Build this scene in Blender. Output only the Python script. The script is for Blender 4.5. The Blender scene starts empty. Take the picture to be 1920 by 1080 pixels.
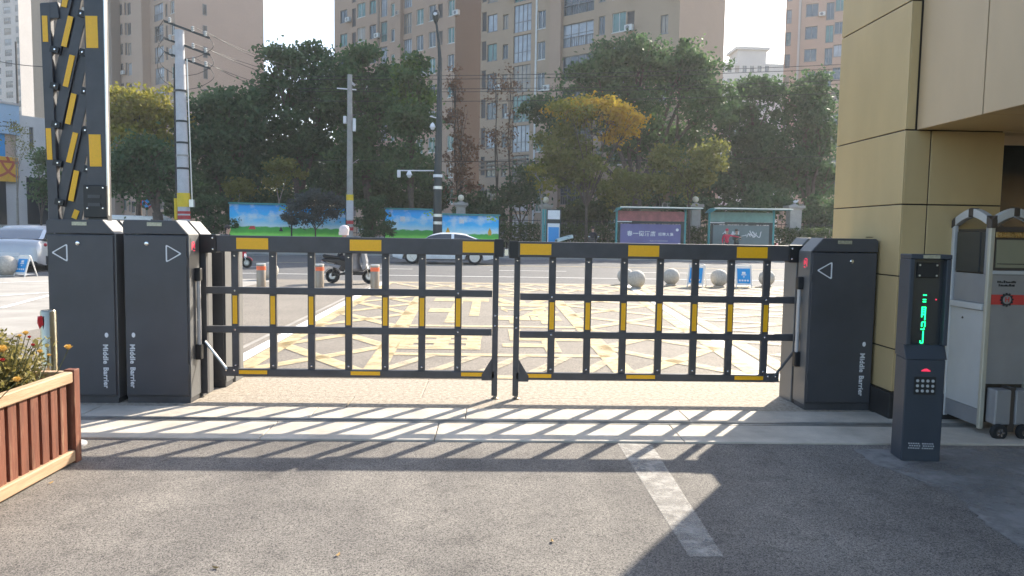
import bpy, bmesh, math, random
import numpy as np
from mathutils import Vector, Matrix
R = math.radians
random.seed(7); rng = np.random.default_rng(11)
SC = bpy.context.scene
COL = SC.collection

# ------------------------------------------------------------------ camera, sky, sun, exposure
F_PX = 1400.0
PITCH, YAW, ROLL = math.atan(105/1400), -0.03, 0.016
CAM_M = Matrix.Rotation(YAW, 3, 'Z') @ Matrix.Rotation(math.pi/2-PITCH, 3, 'X') @ Matrix.Rotation(ROLL, 3, 'Z')
CAM_P = Vector((0, 0, 1.5))
cam = bpy.data.cameras.new('camera'); cam_o = bpy.data.objects.new('camera', cam); COL.objects.link(cam_o)
cam.sensor_width = 36; cam.lens = F_PX/1920*36; cam.clip_start = .05; cam.clip_end = 3000
cam_o.location = CAM_P; cam_o.rotation_euler = CAM_M.to_euler()
SC.camera = cam_o
SUN_AZ, SUN_EL = math.atan(.68), R(30.4)          # azimuth from +Y towards +X
W = bpy.data.worlds.new('World'); SC.world = W; W.use_nodes = True
nt = W.node_tree; bg = nt.nodes['Background']
sky = nt.nodes.new('ShaderNodeTexSky'); sky.sky_type = 'NISHITA'; sky.sun_disc = False
sky.sun_elevation = SUN_EL; sky.sun_rotation = SUN_AZ; sky.air_density = 1.0; sky.dust_density = 1.6; sky.ozone_density = 1.0
nt.links.new(sky.outputs[0], bg.inputs[0]); bg.inputs[1].default_value = .145
sl = bpy.data.lights.new('sun', 'SUN'); sl.energy = 4.8; sl.angle = R(.55); sl.color = (1, .91, .77)
so = bpy.data.objects.new('sun', sl); COL.objects.link(so)
SUN_D = Vector((math.sin(SUN_AZ)*math.cos(SUN_EL), math.cos(SUN_AZ)*math.cos(SUN_EL), math.sin(SUN_EL)))
so.rotation_euler = SUN_D.to_track_quat('Z', 'Y').to_euler(); so.location = (20, 30, 40)
vs = SC.view_settings; vs.view_transform = 'Standard'; vs.look = 'None'; vs.exposure = 1.38; vs.gamma = 1; vs.use_curve_mapping = False
cy = SC.cycles; cy.use_denoising = True; cy.max_bounces = 5; cy.diffuse_bounces = 3; cy.glossy_bounces = 3; cy.transmission_bounces = 4; cy.transparent_max_bounces = 8
cy.use_adaptive_sampling = True; cy.adaptive_threshold = .025
cy.volume_bounces = 0; cy.volume_step_rate = 8; cy.caustics_reflective = False; cy.caustics_refractive = False
cy.sample_clamp_indirect = 6

# ------------------------------------------------------------------ helpers
def ray(px, py): return CAM_M @ Vector(((px-960)/F_PX, (540-py)/F_PX, -1))
def at(px, py, Y):
    d = ray(px, py); return CAM_P + d*(Y/d.y)
def gnd(px, py, z=0.0):
    d = ray(px, py); return CAM_P + d*((z-CAM_P.z)/d.z)
def ax(px, Y): return at(px, 500, Y).x
def az(py, Y, px=960): return at(px, py, Y).z

def link(o, parent=None):
    COL.objects.link(o)
    if parent is not None: o.parent = parent
    return o
def tag(o, label=None, cat=None, group=None, kind=None):
    if label: o['label'] = label
    if cat: o['category'] = cat
    if group: o['group'] = group
    if kind: o['kind'] = kind
    return o
def thing(name, label, cat, loc=(0, 0, 0), rz=0, group=None):
    o = bpy.data.objects.new(name, None); o.empty_display_size = .2
    link(o); o.location = loc; o.rotation_euler = (0, 0, rz)
    return tag(o, label, cat, group)
def copy_tree(o, parent=None):
    c = o.copy(); COL.objects.link(c); c.parent = parent
    for ch in list(o.children): copy_tree(ch, c)
    return c

class MB:
    def __init__(s): s.v = []; s.f = []; s.m = []; s.cur = 0
    def add(s, vs, fs):
        b = len(s.v); s.v += [tuple(v) for v in vs]
        s.f += [tuple(i+b for i in f) for f in fs]; s.m += [s.cur]*len(fs); return s
    def box(s, x0, x1, y0, y1, z0, z1):
        return s.add([(x0,y0,z0),(x1,y0,z0),(x1,y1,z0),(x0,y1,z0),(x0,y0,z1),(x1,y0,z1),(x1,y1,z1),(x0,y1,z1)],
                     [(0,3,2,1),(4,5,6,7),(0,1,5,4),(1,2,6,5),(2,3,7,6),(3,0,4,7)])
    def bar(s, a, b, w, h, up=(0, 0, 1)):
        a, b = Vector(a), Vector(b); d = (b-a).normalized(); u = Vector(up)
        if abs(d.dot(u)) > .99: u = Vector((0, 1, 0))
        r = d.cross(u).normalized()*(w/2); t = r.cross(d).normalized()*(h/2)
        P = [a-r-t, a+r-t, a+r+t, a-r+t, b-r-t, b+r-t, b+r+t, b-r+t]
        return s.add(P, [(0,1,2,3),(7,6,5,4),(0,4,5,1),(1,5,6,2),(2,6,7,3),(3,7,4,0)])
    def curve(s, pts, rad, n=6, m=6):
        P = [Vector(p) for p in pts]; P = [P[0]*2-P[1]]+P+[P[-1]*2-P[-2]]; out = []
        for i in range(1, len(P)-2):
            for j in range(m):
                t = j/m; a, b, c, d = P[i-1:i+3]
                out.append(.5*((2*b)+(c-a)*t+(2*a-5*b+4*c-d)*t*t+(3*b-a-3*c+d)*t**3))
        out.append(P[-2]); return s.tube(out, rad, n)
    def tube(s, pts, rad, n=8, cap=True):
        pts = [Vector(p) for p in pts]; k = len(pts)
        if not hasattr(rad, '__len__'): rad = [rad]*k
        vs = []; prev = None
        for i, p in enumerate(pts):
            d = (pts[min(i+1, k-1)]-pts[max(i-1, 0)])
            d = d.normalized() if d.length > 1e-9 else Vector((0, 0, 1))
            if prev is None:
                u = Vector((0, 0, 1)) if abs(d.z) < .9 else Vector((1, 0, 0))
                r = d.cross(u).normalized()
            else:
                r = (prev - d*prev.dot(d))
                r = r.normalized() if r.length > 1e-6 else d.orthogonal().normalized()
            prev = r; t = d.cross(r)
            for j in range(n):
                a = 2*math.pi*j/n; vs.append(p + (r*math.cos(a)+t*math.sin(a))*rad[i])
        fs = [(i*n+j, i*n+(j+1) % n, (i+1)*n+(j+1) % n, (i+1)*n+j) for i in range(k-1) for j in range(n)]
        if cap: fs += [tuple(range(n-1, -1, -1)), tuple(range((k-1)*n, k*n))]
        return s.add(vs, fs)
    def lathe(s, prof, n=24, c=(0, 0, 0), axis='Z'):
        vs = []
        for r, z in prof:
            for j in range(n):
                a = 2*math.pi*j/n; x, y = r*math.cos(a), r*math.sin(a)
                p = (x, y, z) if axis == 'Z' else ((x, z, y) if axis == 'Y' else (z, x, y))
                vs.append((c[0]+p[0], c[1]+p[1], c[2]+p[2]))
        k = len(prof)
        fs = [(i*n+j, i*n+(j+1) % n, (i+1)*n+(j+1) % n, (i+1)*n+j) for i in range(k-1) for j in range(n)]
        if axis == 'Y': fs = [f[::-1] for f in fs]
        if prof[0][0] > 1e-6: fs.append(tuple(range(n-1, -1, -1)) if axis != 'Y' else tuple(range(n)))
        if prof[-1][0] > 1e-6:
            t = tuple(range((k-1)*n, k*n)); fs.append(t if axis != 'Y' else t[::-1])
        return s.add(vs, fs)
    def prism(s, poly, lo, hi, axis='Y'):
        # poly: list of (a,b); extruded along axis between lo and hi
        def P(a, b, c): return (a, c, b) if axis == 'Y' else ((c, a, b) if axis == 'X' else (a, b, c))
        n = len(poly)
        vs = [P(a, b, lo) for a, b in poly]+[P(a, b, hi) for a, b in poly]
        fs = [tuple(range(n)), tuple(range(2*n-1, n-1, -1))]+[(i, i+n, (i+1) % n+n, (i+1) % n) for i in range(n)]
        return s.add(vs, fs)
    def sphere(s, c, r, n=16, m=10, sx=1, sy=1, sz=1):
        prof = [(r*math.sin(math.pi*i/m), -r*math.cos(math.pi*i/m)) for i in range(m+1)]
        vs = []; base = len(s.v)
        for q, z in prof:
            for j in range(n):
                a = 2*math.pi*j/n; vs.append((c[0]+q*math.cos(a)*sx, c[1]+q*math.sin(a)*sy, c[2]+z*sz))
        fs = [(i*n+j, i*n+(j+1) % n, (i+1)*n+(j+1) % n, (i+1)*n+j) for i in range(m) for j in range(n)]
        return s.add(vs, fs)
    def build(s, name, mats, parent=None, bev=0, smooth=False, seg=2, loc=None, rot=None):
        me = bpy.data.meshes.new(name); me.from_pydata(s.v, [], s.f); me.validate()
        bm = bmesh.new(); bm.from_mesh(me); bmesh.ops.remove_doubles(bm, verts=bm.verts, dist=1e-5) if smooth else None
        bmesh.ops.recalc_face_normals(bm, faces=bm.faces); bm.to_mesh(me); bm.free()
        if not isinstance(mats, (list, tuple)): mats = [mats]
        for m in mats: me.materials.append(M[m] if isinstance(m, str) else m)
        if len(mats) > 1 and len(s.m) == len(me.polygons): me.polygons.foreach_set('material_index', s.m)
        o = bpy.data.objects.new(name, me); link(o, parent)
        if loc is not None: o.location = loc
        if rot is not None: o.rotation_euler = rot
        if smooth:
            me.polygons.foreach_set('use_smooth', [True]*len(me.polygons))
            try: me.set_sharp_from_angle(angle=R(35))
            except Exception: pass
        if bev:
            b = o.modifiers.new('bevel', 'BEVEL'); b.width = bev; b.segments = seg; b.limit_method = 'ANGLE'; b.angle_limit = R(40)
        return o
def inst(src, name, parent, loc=(0, 0, 0), rot=(0, 0, 0), scale=None):
    o = bpy.data.objects.new(name, src.data); link(o, parent); o.location = loc; o.rotation_euler = rot
    if scale: o.scale = scale
    for m in src.modifiers:
        if m.type == 'BEVEL':
            b = o.modifiers.new('bevel', 'BEVEL'); b.width = m.width; b.segments = m.segments; b.limit_method = 'ANGLE'; b.angle_limit = m.angle_limit
    return o
def text_mesh(body, size, extr=.0006, bold=0.0, align='CENTER', sx=1.0, space=1.0):
    c = bpy.data.curves.new('t', 'FONT'); c.body = body; c.size = size; c.extrude = extr; c.offset = bold
    c.align_x = align; c.align_y = 'CENTER'; c.resolution_u = 3; c.space_character = space
    o = bpy.data.objects.new('t', c); COL.objects.link(o)
    dg = bpy.context.evaluated_depsgraph_get()
    me = bpy.data.meshes.new_from_object(o.evaluated_get(dg)); bpy.data.objects.remove(o); bpy.data.curves.remove(c)
    if sx != 1: me.transform(Matrix.Diagonal((sx, 1, 1, 1)))
    return me
def text(name, body, size, mat, parent, loc, rot, **k):
    me = text_mesh(body, size, **k); me.materials.clear(); me.materials.append(M[mat])
    o = bpy.data.objects.new(name, me); link(o, parent); o.location = loc; o.rotation_euler = rot
    return o
FACE = (math.pi/2, 0, 0)      # text lying in XY turned to face -Y

# ------------------------------------------------------------------ materials
M = {}
def mat(name, col, rough=.6, metal=0.0, var=.12, scale=4.0, bump=0.0, bscale=40.0, col2=None, emit=0, alpha=None, spec=.5, detail=6, trans=0, stretch=None, coat=0, contrast=(.3, .7)):
    m = bpy.data.materials.new(name); m.use_nodes = True; t = m.node_tree; p = t.nodes['Principled BSDF']
    p.inputs['Roughness'].default_value = rough; p.inputs['Metallic'].default_value = metal
    p.inputs['Specular IOR Level'].default_value = spec
    if coat: p.inputs['Coat Weight'].default_value = coat; p.inputs['Coat Roughness'].default_value = .08
    c = (*col, 1)
    if emit:
        p.inputs['Emission Color'].default_value = c; p.inputs['Emission Strength'].default_value = emit
    tc = t.nodes.new('ShaderNodeTexCoord'); mp = t.nodes.new('ShaderNodeMapping'); t.links.new(tc.outputs['Object'], mp.inputs[0])
    if stretch: mp.inputs['Scale'].default_value = stretch
    if var or col2:
        n = t.nodes.new('ShaderNodeTexNoise'); n.inputs['Scale'].default_value = scale; n.inputs['Detail'].default_value = detail
        n.inputs['Roughness'].default_value = .62
        t.links.new(mp.outputs[0], n.inputs[0])
        r = t.nodes.new('ShaderNodeValToRGB'); e = r.color_ramp.elements
        if col2 is None:
            a = [max(0, x*(1-var)) for x in col]; b = [min(1, x*(1+var)) for x in col]
        else: a, b = col, col2
        e[0].position, e[1].position = contrast; e[0].color = (*a, 1); e[1].color = (*b, 1)
        t.links.new(n.outputs[0], r.inputs[0]); t.links.new(r.outputs[0], p.inputs['Base Color'])
        if var:
            rr = t.nodes.new('ShaderNodeMapRange'); rr.inputs[3].default_value = max(0.02, rough-.1); rr.inputs[4].default_value = min(1, rough+.1)
            t.links.new(n.outputs[0], rr.inputs[0]); t.links.new(rr.outputs[0], p.inputs['Roughness'])
    else: p.inputs['Base Color'].default_value = c
    if bump:
        n2 = t.nodes.new('ShaderNodeTexNoise'); n2.inputs['Scale'].default_value = bscale; n2.inputs['Detail'].default_value = 4
        t.links.new(mp.outputs[0], n2.inputs[0]); b = t.nodes.new('ShaderNodeBump'); b.inputs['Strength'].default_value = bump; b.inputs['Distance'].default_value = .01
        t.links.new(n2.outputs[0], b.inputs['Height']); t.links.new(b.outputs[0], p.inputs['Normal'])
    if alpha is not None: p.inputs['Alpha'].default_value = alpha
    if trans: p.inputs['Transmission Weight'].default_value = trans
    M[name] = m; return m

def asphalt(name, dark, light, stain, fine=230.0, bump=.6, track=False):
    m = bpy.data.materials.new(name); m.use_nodes = True; t = m.node_tree; p = t.nodes['Principled BSDF']; L = t.links.new
    p.inputs['Roughness'].default_value = .86; p.inputs['Specular IOR Level'].default_value = .35
    tc = t.nodes.new('ShaderNodeTexCoord')
    v = t.nodes.new('ShaderNodeTexVoronoi'); v.inputs['Scale'].default_value = fine; L(tc.outputs['Object'], v.inputs[0])
    n = t.nodes.new('ShaderNodeTexNoise'); n.inputs['Scale'].default_value = fine*.33; n.inputs['Detail'].default_value = 5; L(tc.outputs['Object'], n.inputs[0])
    b = t.nodes.new('ShaderNodeTexNoise'); b.inputs['Scale'].default_value = .9; b.inputs['Detail'].default_value = 7; b.inputs['Roughness'].default_value = .65; L(tc.outputs['Object'], b.inputs[0])
    sep = t.nodes.new('ShaderNodeSeparateColor'); L(v.outputs['Color'], sep.inputs[0])
    ma = t.nodes.new('ShaderNodeMath'); ma.operation = 'MULTIPLY_ADD'; L(sep.outputs[0], ma.inputs[0]); ma.inputs[1].default_value = .55; 
    mb = t.nodes.new('ShaderNodeMath'); mb.operation = 'MULTIPLY'; L(n.outputs[0], mb.inputs[0]); mb.inputs[1].default_value = .5; L(mb.outputs[0], ma.inputs[2])
    r = t.nodes.new('ShaderNodeValToRGB'); r.color_ramp.elements[0].position = .2; r.color_ramp.elements[1].position = .75
    r.color_ramp.elements[0].color = (*dark, 1); r.color_ramp.elements[1].color = (*light, 1); L(ma.outputs[0], r.inputs[0])
    mx = t.nodes.new('ShaderNodeMix'); mx.data_type = 'RGBA'; mx.blend_type = 'MULTIPLY'; mx.inputs[0].default_value = 1
    r2 = t.nodes.new('ShaderNodeValToRGB'); r2.color_ramp.elements[0].position = .32; r2.color_ramp.elements[1].position = .66
    r2.color_ramp.elements[0].color = (*stain, 1); r2.color_ramp.elements[1].color = (1, 1, 1, 1); L(b.outputs[0], r2.inputs[0])
    L(r.outputs[0], mx.inputs[6]); L(r2.outputs[0], mx.inputs[7]); L(mx.outputs[2], p.inputs['Base Color'])
    if track:      # tyre-polished lanes, drips and pale worn patches
        mp = t.nodes.new('ShaderNodeMapping'); mp.inputs['Scale'].default_value = (1.5, .13, 1); L(tc.outputs['Object'], mp.inputs[0])
        k = t.nodes.new('ShaderNodeTexNoise'); k.inputs['Scale'].default_value = 1.3; k.inputs['Detail'].default_value = 5; L(mp.outputs[0], k.inputs[0])
        rk = t.nodes.new('ShaderNodeValToRGB'); rk.color_ramp.elements[0].position = .36; rk.color_ramp.elements[1].position = .64; rk.color_ramp.elements[0].color = (.78, .78, .79, 1); rk.color_ramp.elements[1].color = (1.0, 1.0, 1.0, 1); L(k.outputs[0], rk.inputs[0])
        d = t.nodes.new('ShaderNodeTexNoise'); d.inputs['Scale'].default_value = 5.5; d.inputs['Detail'].default_value = 8; d.inputs['Roughness'].default_value = .75; L(tc.outputs['Object'], d.inputs[0])
        rd = t.nodes.new('ShaderNodeValToRGB'); rd.color_ramp.elements[0].position = .30; rd.color_ramp.elements[1].position = .48; rd.color_ramp.elements[0].color = (.62, .62, .62, 1); rd.color_ramp.elements[1].color = (1, 1, 1, 1); L(d.outputs[0], rd.inputs[0])
        a1 = t.nodes.new('ShaderNodeMix'); a1.data_type = 'RGBA'; a1.blend_type = 'MULTIPLY'; a1.inputs[0].default_value = 1; L(mx.outputs[2], a1.inputs[6]); L(rk.outputs[0], a1.inputs[7])
        a2 = t.nodes.new('ShaderNodeMix'); a2.data_type = 'RGBA'; a2.blend_type = 'MULTIPLY'; a2.inputs[0].default_value = 1; L(a1.outputs[2], a2.inputs[6]); L(rd.outputs[0], a2.inputs[7])
        L(a2.outputs[2], p.inputs['Base Color'])
    bp = t.nodes.new('ShaderNodeBump'); bp.inputs['Strength'].default_value = bump; bp.inputs['Distance'].default_value = .004
    L(ma.outputs[0], bp.inputs['Height']); L(bp.outputs[0], p.inputs['Normal'])
    M[name] = m
def wood(name, cols, stretch):
    m = mat(name, cols[0], .65, var=0, col2=cols[1], scale=3.2, stretch=stretch, bump=.35, bscale=20, contrast=(.25, .7)); t = m.node_tree; L = t.links.new; p = t.nodes['Principled BSDF']
    src = p.inputs['Base Color'].links[0].from_socket; tc = t.nodes.new('ShaderNodeTexCoord'); mp = t.nodes.new('ShaderNodeMapping'); mp.inputs['Scale'].default_value = tuple(.45*x for x in stretch); L(tc.outputs['Object'], mp.inputs[0])
    n = t.nodes.new('ShaderNodeTexNoise'); n.inputs['Scale'].default_value = 6; n.inputs['Detail'].default_value = 8; n.inputs['Roughness'].default_value = .7; L(mp.outputs[0], n.inputs[0])
    r = t.nodes.new('ShaderNodeValToRGB'); r.color_ramp.elements[0].position = .56; r.color_ramp.elements[1].position = .74; L(n.outputs[0], r.inputs[0])
    mx = t.nodes.new('ShaderNodeMix'); mx.data_type = 'RGBA'; L(r.outputs[0], mx.inputs[0]); L(src, mx.inputs[6]); mx.inputs[7].default_value = (*cols[2], 1); L(mx.outputs[2], p.inputs['Base Color'])
def paint(name, col, wear=.5, scale=14.0, rough=.7, lo=.12, hi=.95, soft=.11):
    m = bpy.data.materials.new(name); m.use_nodes = True; t = m.node_tree; p = t.nodes['Principled BSDF']; L = t.links.new
    p.inputs['Base Color'].default_value = (*col, 1); p.inputs['Roughness'].default_value = rough
    tc = t.nodes.new('ShaderNodeTexCoord'); n = t.nodes.new('ShaderNodeTexNoise'); n.inputs['Scale'].default_value = scale; n.inputs['Detail'].default_value = 9; n.inputs['Roughness'].default_value = .7
    L(tc.outputs['Object'], n.inputs[0]); r = t.nodes.new('ShaderNodeValToRGB')
    r.color_ramp.elements[0].position = wear-soft; r.color_ramp.elements[1].position = wear+soft
    r.color_ramp.elements[0].color = (lo, lo, lo, 1); r.color_ramp.elements[1].color = (hi, hi, hi, 1)
    L(n.outputs[0], r.inputs[0]); L(r.outputs[0], p.inputs['Alpha']); M[name] = m
def leafmat(name, cols, trans=.35, rough=.6):
    m = bpy.data.materials.new(name); m.use_nodes = True; t = m.node_tree; L = t.links.new
    p = t.nodes['Principled BSDF']; out = t.nodes['Material Output']; p.inputs['Roughness'].default_value = rough; p.inputs['Specular IOR Level'].default_value = .3
    g = t.nodes.new('ShaderNodeNewGeometry'); r = t.nodes.new('ShaderNodeValToRGB')
    r.color_ramp.elements[0].color = (*cols[0], 1); r.color_ramp.elements[1].color = (*cols[-1], 1)
    for i, c in enumerate(cols[1:-1]):
        e = r.color_ramp.elements.new((i+1)/(len(cols)-1)); e.color = (*c, 1)
    tc = t.nodes.new('ShaderNodeTexCoord'); nz_ = t.nodes.new('ShaderNodeTexNoise'); nz_.inputs['Scale'].default_value = .55; nz_.inputs['Detail'].default_value = 3; L(tc.outputs['Object'], nz_.inputs[0])
    m1 = t.nodes.new('ShaderNodeMath'); m1.operation = 'MULTIPLY_ADD'; L(nz_.outputs[0], m1.inputs[0]); m1.inputs[1].default_value = 1.7; m1.inputs[2].default_value = -.6
    m2 = t.nodes.new('ShaderNodeMath'); m2.operation = 'MULTIPLY_ADD'; L(g.outputs['Random Per Island'], m2.inputs[0]); m2.inputs[1].default_value = .5; L(m1.outputs[0], m2.inputs[2])
    L(m2.outputs[0], r.inputs[0]); L(r.outputs[0], p.inputs['Base Color'])
    tr = t.nodes.new('ShaderNodeBsdfTranslucent'); L(r.outputs[0], tr.inputs[0]); mx = t.nodes.new('ShaderNodeMixShader'); mx.inputs[0].default_value = trans
    L(p.outputs[0], mx.inputs[1]); L(tr.outputs[0], mx.inputs[2]); L(mx.outputs[0], out.inputs[0]); M[name] = m

asphalt('asphalt_yard', (.055, .052, .049), (.36, .327, .285), (.58, .58, .6), 215, .45, track=True)
asphalt('asphalt_road', (.06, .06, .062), (.15, .148, .145), (.8, .8, .82), 60, .3)
asphalt('asphalt_drive', (.12, .106, .09), (.31, .272, .226), (.8, .8, .8), 110, .4)
mat('concrete', (.36, .325, .27), .85, var=0, col2=(.63, .565, .475), scale=3.0, detail=12, bump=.25, bscale=90, contrast=(.25, .75))
mat('concrete_worn', (.22, .185, .14), .9, var=0, col2=(.50, .43, .345), scale=26, detail=10, bump=.7, bscale=60)
mat('concrete_patch', (.12, .118, .115), .9, var=0, col2=(.27, .26, .25), scale=3, detail=10, bump=.4, bscale=70)
mat('pavement', (.26, .24, .21), .85, var=0, col2=(.4, .37, .33), scale=1.2, bump=.2, bscale=50)
mat('earth', (.09, .08, .055), .95, var=.3, scale=.6)
mat('steel_track', (.36, .35, .33), .45, .6, var=.2, scale=8)
mat('dark_metal', (.064, .064, .069), .48, .1, var=.22, scale=5, bump=.03, bscale=300)
mat('cabinet_paint', (.062, .063, .07), .46, .05, var=.2, scale=1.6, bump=.04, bscale=400)
mat('cabinet_side', (.17, .172, .175), .42, .35, var=.08, scale=3)
mat('lid_grey', (.17, .17, .165), .5, .2, var=.06)
mat('black_plastic', (.012, .012, .013), .45, var=.1)
mat('rubber', (.02, .02, .02), .8, var=.2, scale=12)
mat('reflector', (.86, .45, .006), .38, var=.05, scale=60)
mat('chrome', (.75, .75, .75), .16, 1, var=.06, scale=20)
mat('stainless', (.29, .24, .19), .45, .75, var=.12, scale=6, stretch=(1, 1, .15))
mat('stainless_polished', (.36, .33, .26), .2, 1, var=.1, scale=6, stretch=(1, 1, .15))
mat('scooter_grey', (.26, .26, .27), .4, var=.06)
mat('terminal_paint', (.04, .049, .064), .45, .05, var=.12, scale=3)
mat('alu', (.62, .62, .6), .35, .8, var=.06)
mat('print_white', (.72, .73, .74), .6, var=.05)
mat('print_grey', (.45, .46, .46), .6, var=.05)
mat('plaque', (.4, .39, .3), .4, .5, var=.25, scale=60)
mat('led_red', (1, .04, .1), emit=.45, var=0)
mat('led_green', (.01, 1, .25), emit=1.4, var=0)
mat('tube_light', (.5, .5, .51), .25, .3, var=.04)
mat('panel_tan', (.55, .415, .215), .32, .15, var=.11, scale=1.2, stretch=(1, 1, .35))
mat('panel_beige', (.5, .375, .235), .42, .1, var=.1, scale=1.2, stretch=(1, 1, .35))
mat('panel_joint', (.06, .045, .03), .8, var=.1)
mat('panel_back', (.12, .09, .05), .8, var=.1)
mat('black_stone', (.035, .033, .032), .35, var=.3, scale=8)
mat('wall_cream', (.62, .54, .42), .7, var=.08)
mat('glass_dark', (.03, .035, .04), .06, 0, var=0, spec=.8)
mat('glass_win', (.05, .062, .07), .08, .0, var=.5, scale=.6, spec=1.0)
mat('gate_white', (.52, .52, .51), .45, .1, var=.08, scale=2)
mat('gate_grey', (.33, .33, .34), .42, .35, var=.08)
mat('gate_dark', (.07, .055, .045), .5, var=.1)
mat('gate_cream', (.5, .47, .38), .45, .2, var=.08)
mat('gate_gold', (.42, .3, .14), .28, .85, var=.2, scale=30)
mat('screen_beige', (.26, .25, .17), .3, var=.06)
mat('print_red', (.62, .06, .05), .5, var=.05)
mat('print_black', (.03, .03, .035), .5, var=.05)
wood('wood_red', ((.10, .03, .016), (.25, .085, .045), (.40, .24, .14)), (9, 9, .8))
mat('wood_plain', (.36, .22, .12), .65, var=0, col2=(.62, .44, .28), scale=3, stretch=(9, .8, 9), bump=.3, bscale=20, contrast=(.25, .8))
mat('wood_dark', (.12, .035, .02), .7, var=.3, scale=5)
mat('soil', (.05, .035, .02), .95, var=.4, scale=20, bump=.6, bscale=30)
mat('stem', (.12, .13, .05), .7, var=.3, scale=30)
mat('stone_ball', (.42, .39, .34), .8, var=.28, scale=7, bump=.1, bscale=60)
mat('sign_blue', (.01, .27, .62), .4, var=.06)
mat('sign_frame', (.72, .7, .66), .45, var=.05)
mat('band_orange', (.85, .16, .06), .45, var=.05)
mat('white_paint_car', (.82, .83, .84), .28, .0, var=.03, coat=.6)
mat('silver_car', (.46, .47, .49), .34, .25, var=.03, coat=.6)
mat('car_glass', (.05, .055, .065), .05, 0, var=0, spec=1)
mat('tail_red', (.35, .01, .015), .2, var=.1)
mat('lamp_clear', (.6, .62, .65), .1, var=.05)
mat('rim', (.55, .56, .57), .3, .8, var=.05)
mat('red_paint', (.5, .015, .04), .3, var=.05, coat=.4)
mat('white_plastic', (.5, .5, .51), .4, var=.06)
mat('black_paint', (.02, .02, .022), .3, var=.1)
mat('apron_silver', (.2, .2, .215), .42, .35, var=.15, scale=9, bump=.8, bscale=7)
mat('skin', (.5, .3, .21), .55, var=.06)
mat('hair', (.02, .016, .014), .6, var=.2)
mat('cloth_dark', (.025, .028, .035), .85, var=.2, scale=10)
mat('cloth_pale', (.62, .58, .55), .85, var=.08, scale=10)
mat('cloth_red', (.55, .02, .06), .8, var=.12, scale=10)
mat('cloth_green', (.03, .06, .05), .85, var=.2, scale=10)
mat('helmet', (.72, .62, .6), .35, var=.04)
mat('teal_paint', (.03, .24, .25), .4, .1, var=.1, scale=3)
mat('poster_purple', (.10, .09, .26), .3, var=0, col2=(.14, .14, .34), scale=.8)
mat('poster_grey', (.12, .17, .18), .3, var=.1, scale=1.5)
mat('poster_red', (.33, .09, .10), .4, var=.35, scale=2.5)
mat('poster_green', (.13, .27, .24), .4, var=.2, scale=1.5)
mat('facade_beige', (.42, .30, .225), .85, var=.06, scale=.25, bump=.05)
mat('facade_tan', (.41, .305, .22), .85, var=.06, scale=.25)
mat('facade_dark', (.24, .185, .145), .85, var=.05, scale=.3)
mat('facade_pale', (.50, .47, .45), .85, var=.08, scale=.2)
mat('facade_pink', (.46, .34, .27), .85, var=.06, scale=.25)
mat('facade_white', (.55, .54, .53), .8, var=.08, scale=.5)
mat('win_frame', (.2, .2, .2), .5, var=.05)
mat('win_frame_white', (.6, .6, .58), .5, var=.05)
mat('louver', (.16, .15, .15), .6, var=.08)
mat('curtain_green', (.07, .17, .15), .12, 0, var=.45, scale=.5, spec=.9)
mat('curtain_warm', (.30, .25, .2), .2, 0, var=.3, scale=.7, spec=.7)
mat('curtain_pale', (.33, .36, .40), .15, 0, var=.3, scale=.7, spec=.8)
mat('pole_concrete', (.48, .48, .5), .7, var=.12, scale=3)
mat('pole_grey', (.32, .31, .29), .8, var=.15, scale=3)
mat('pole_green', (.03, .04, .042), .5, .3, var=.15, scale=4)
mat('band_yellow', (.7, .5, .02), .6, var=.1)
mat('band_red', (.42, .03, .035), .6, var=.1)
mat('cable', (.03, .03, .03), .6, var=.1)
mat('insulator', (.5, .5, .48), .3, var=.1)
mat('fence_stone', (.36, .34, .31), .85, var=.15, scale=3)
mat('globe', (.75, .7, .55), .25, var=.05)
mat('bark', (.09, .07, .055), .9, var=.35, scale=8, bump=.6, bscale=12)
mat('bark_pale', (.27, .25, .22), .9, var=.25, scale=8, bump=.4, bscale=12)
mat('trunk_white', (.6, .6, .57), .85, var=.1, scale=6)
mat('shop_blue', (.32, .47, .62), .5, var=.04)
mat('shop_yellow', (.7, .38, .03), .5, var=.1)
mat('shop_red', (.45, .09, .04), .5, var=.1)
mat('fence_iron', (.03, .032, .034), .5, .4, var=.1)
mat('rain_cover', (.42, .5, .47), .35, var=.08)
mat('kerb_stone', (.34, .33, .31), .85, var=.12, scale=3)
mat('dry_leaf', (.32, .2, .07), .8, var=.25, scale=30)
mat('ribbon', (.5, .02, .03), .5, var=.1)
paint('paint_white_worn', (.58, .55, .5), .5, 11, lo=.08, hi=.6, soft=.17)
paint('patch_screed', (.25, .24, .23), .47, 2.5, .9, lo=.15, hi=.9, soft=.14)
paint('paint_white', (.8, .78, .74), .34, 10)
paint('paint_yellow', (.72, .57, .31), .46, 5, lo=.18, hi=.82, soft=.2)
paint('paint_yellow_faint', (.72, .60, .38), .5, 4, lo=.1, hi=.75, soft=.2)
leafmat('leaf_dark', [(.03, .07, .03), (.066, .125, .052), (.12, .19, .08)], .45)
leafmat('leaf_mid', [(.04, .09, .036), (.085, .15, .055), (.135, .21, .08)], .45)
leafmat('leaf_bright', [(.06, .12, .02), (.10, .18, .035), (.15, .22, .05)])
leafmat('leaf_yellowgreen', [(.15, .16, .02), (.26, .24, .035), (.36, .31, .05)], .45)
leafmat('leaf_olive', [(.11, .13, .03), (.18, .19, .045), (.27, .25, .07)], .45)
leafmat('leaf_orange', [(.46, .23, .02), (.62, .39, .035), (.66, .5, .06)], .5)
leafmat('leaf_rust', [(.16, .085, .05), (.23, .12, .07), (.26, .16, .09)], .4)
leafmat('leaf_blue', [(.045, .065, .06), (.075, .10, .095), (.11, .135, .13)])
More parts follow.
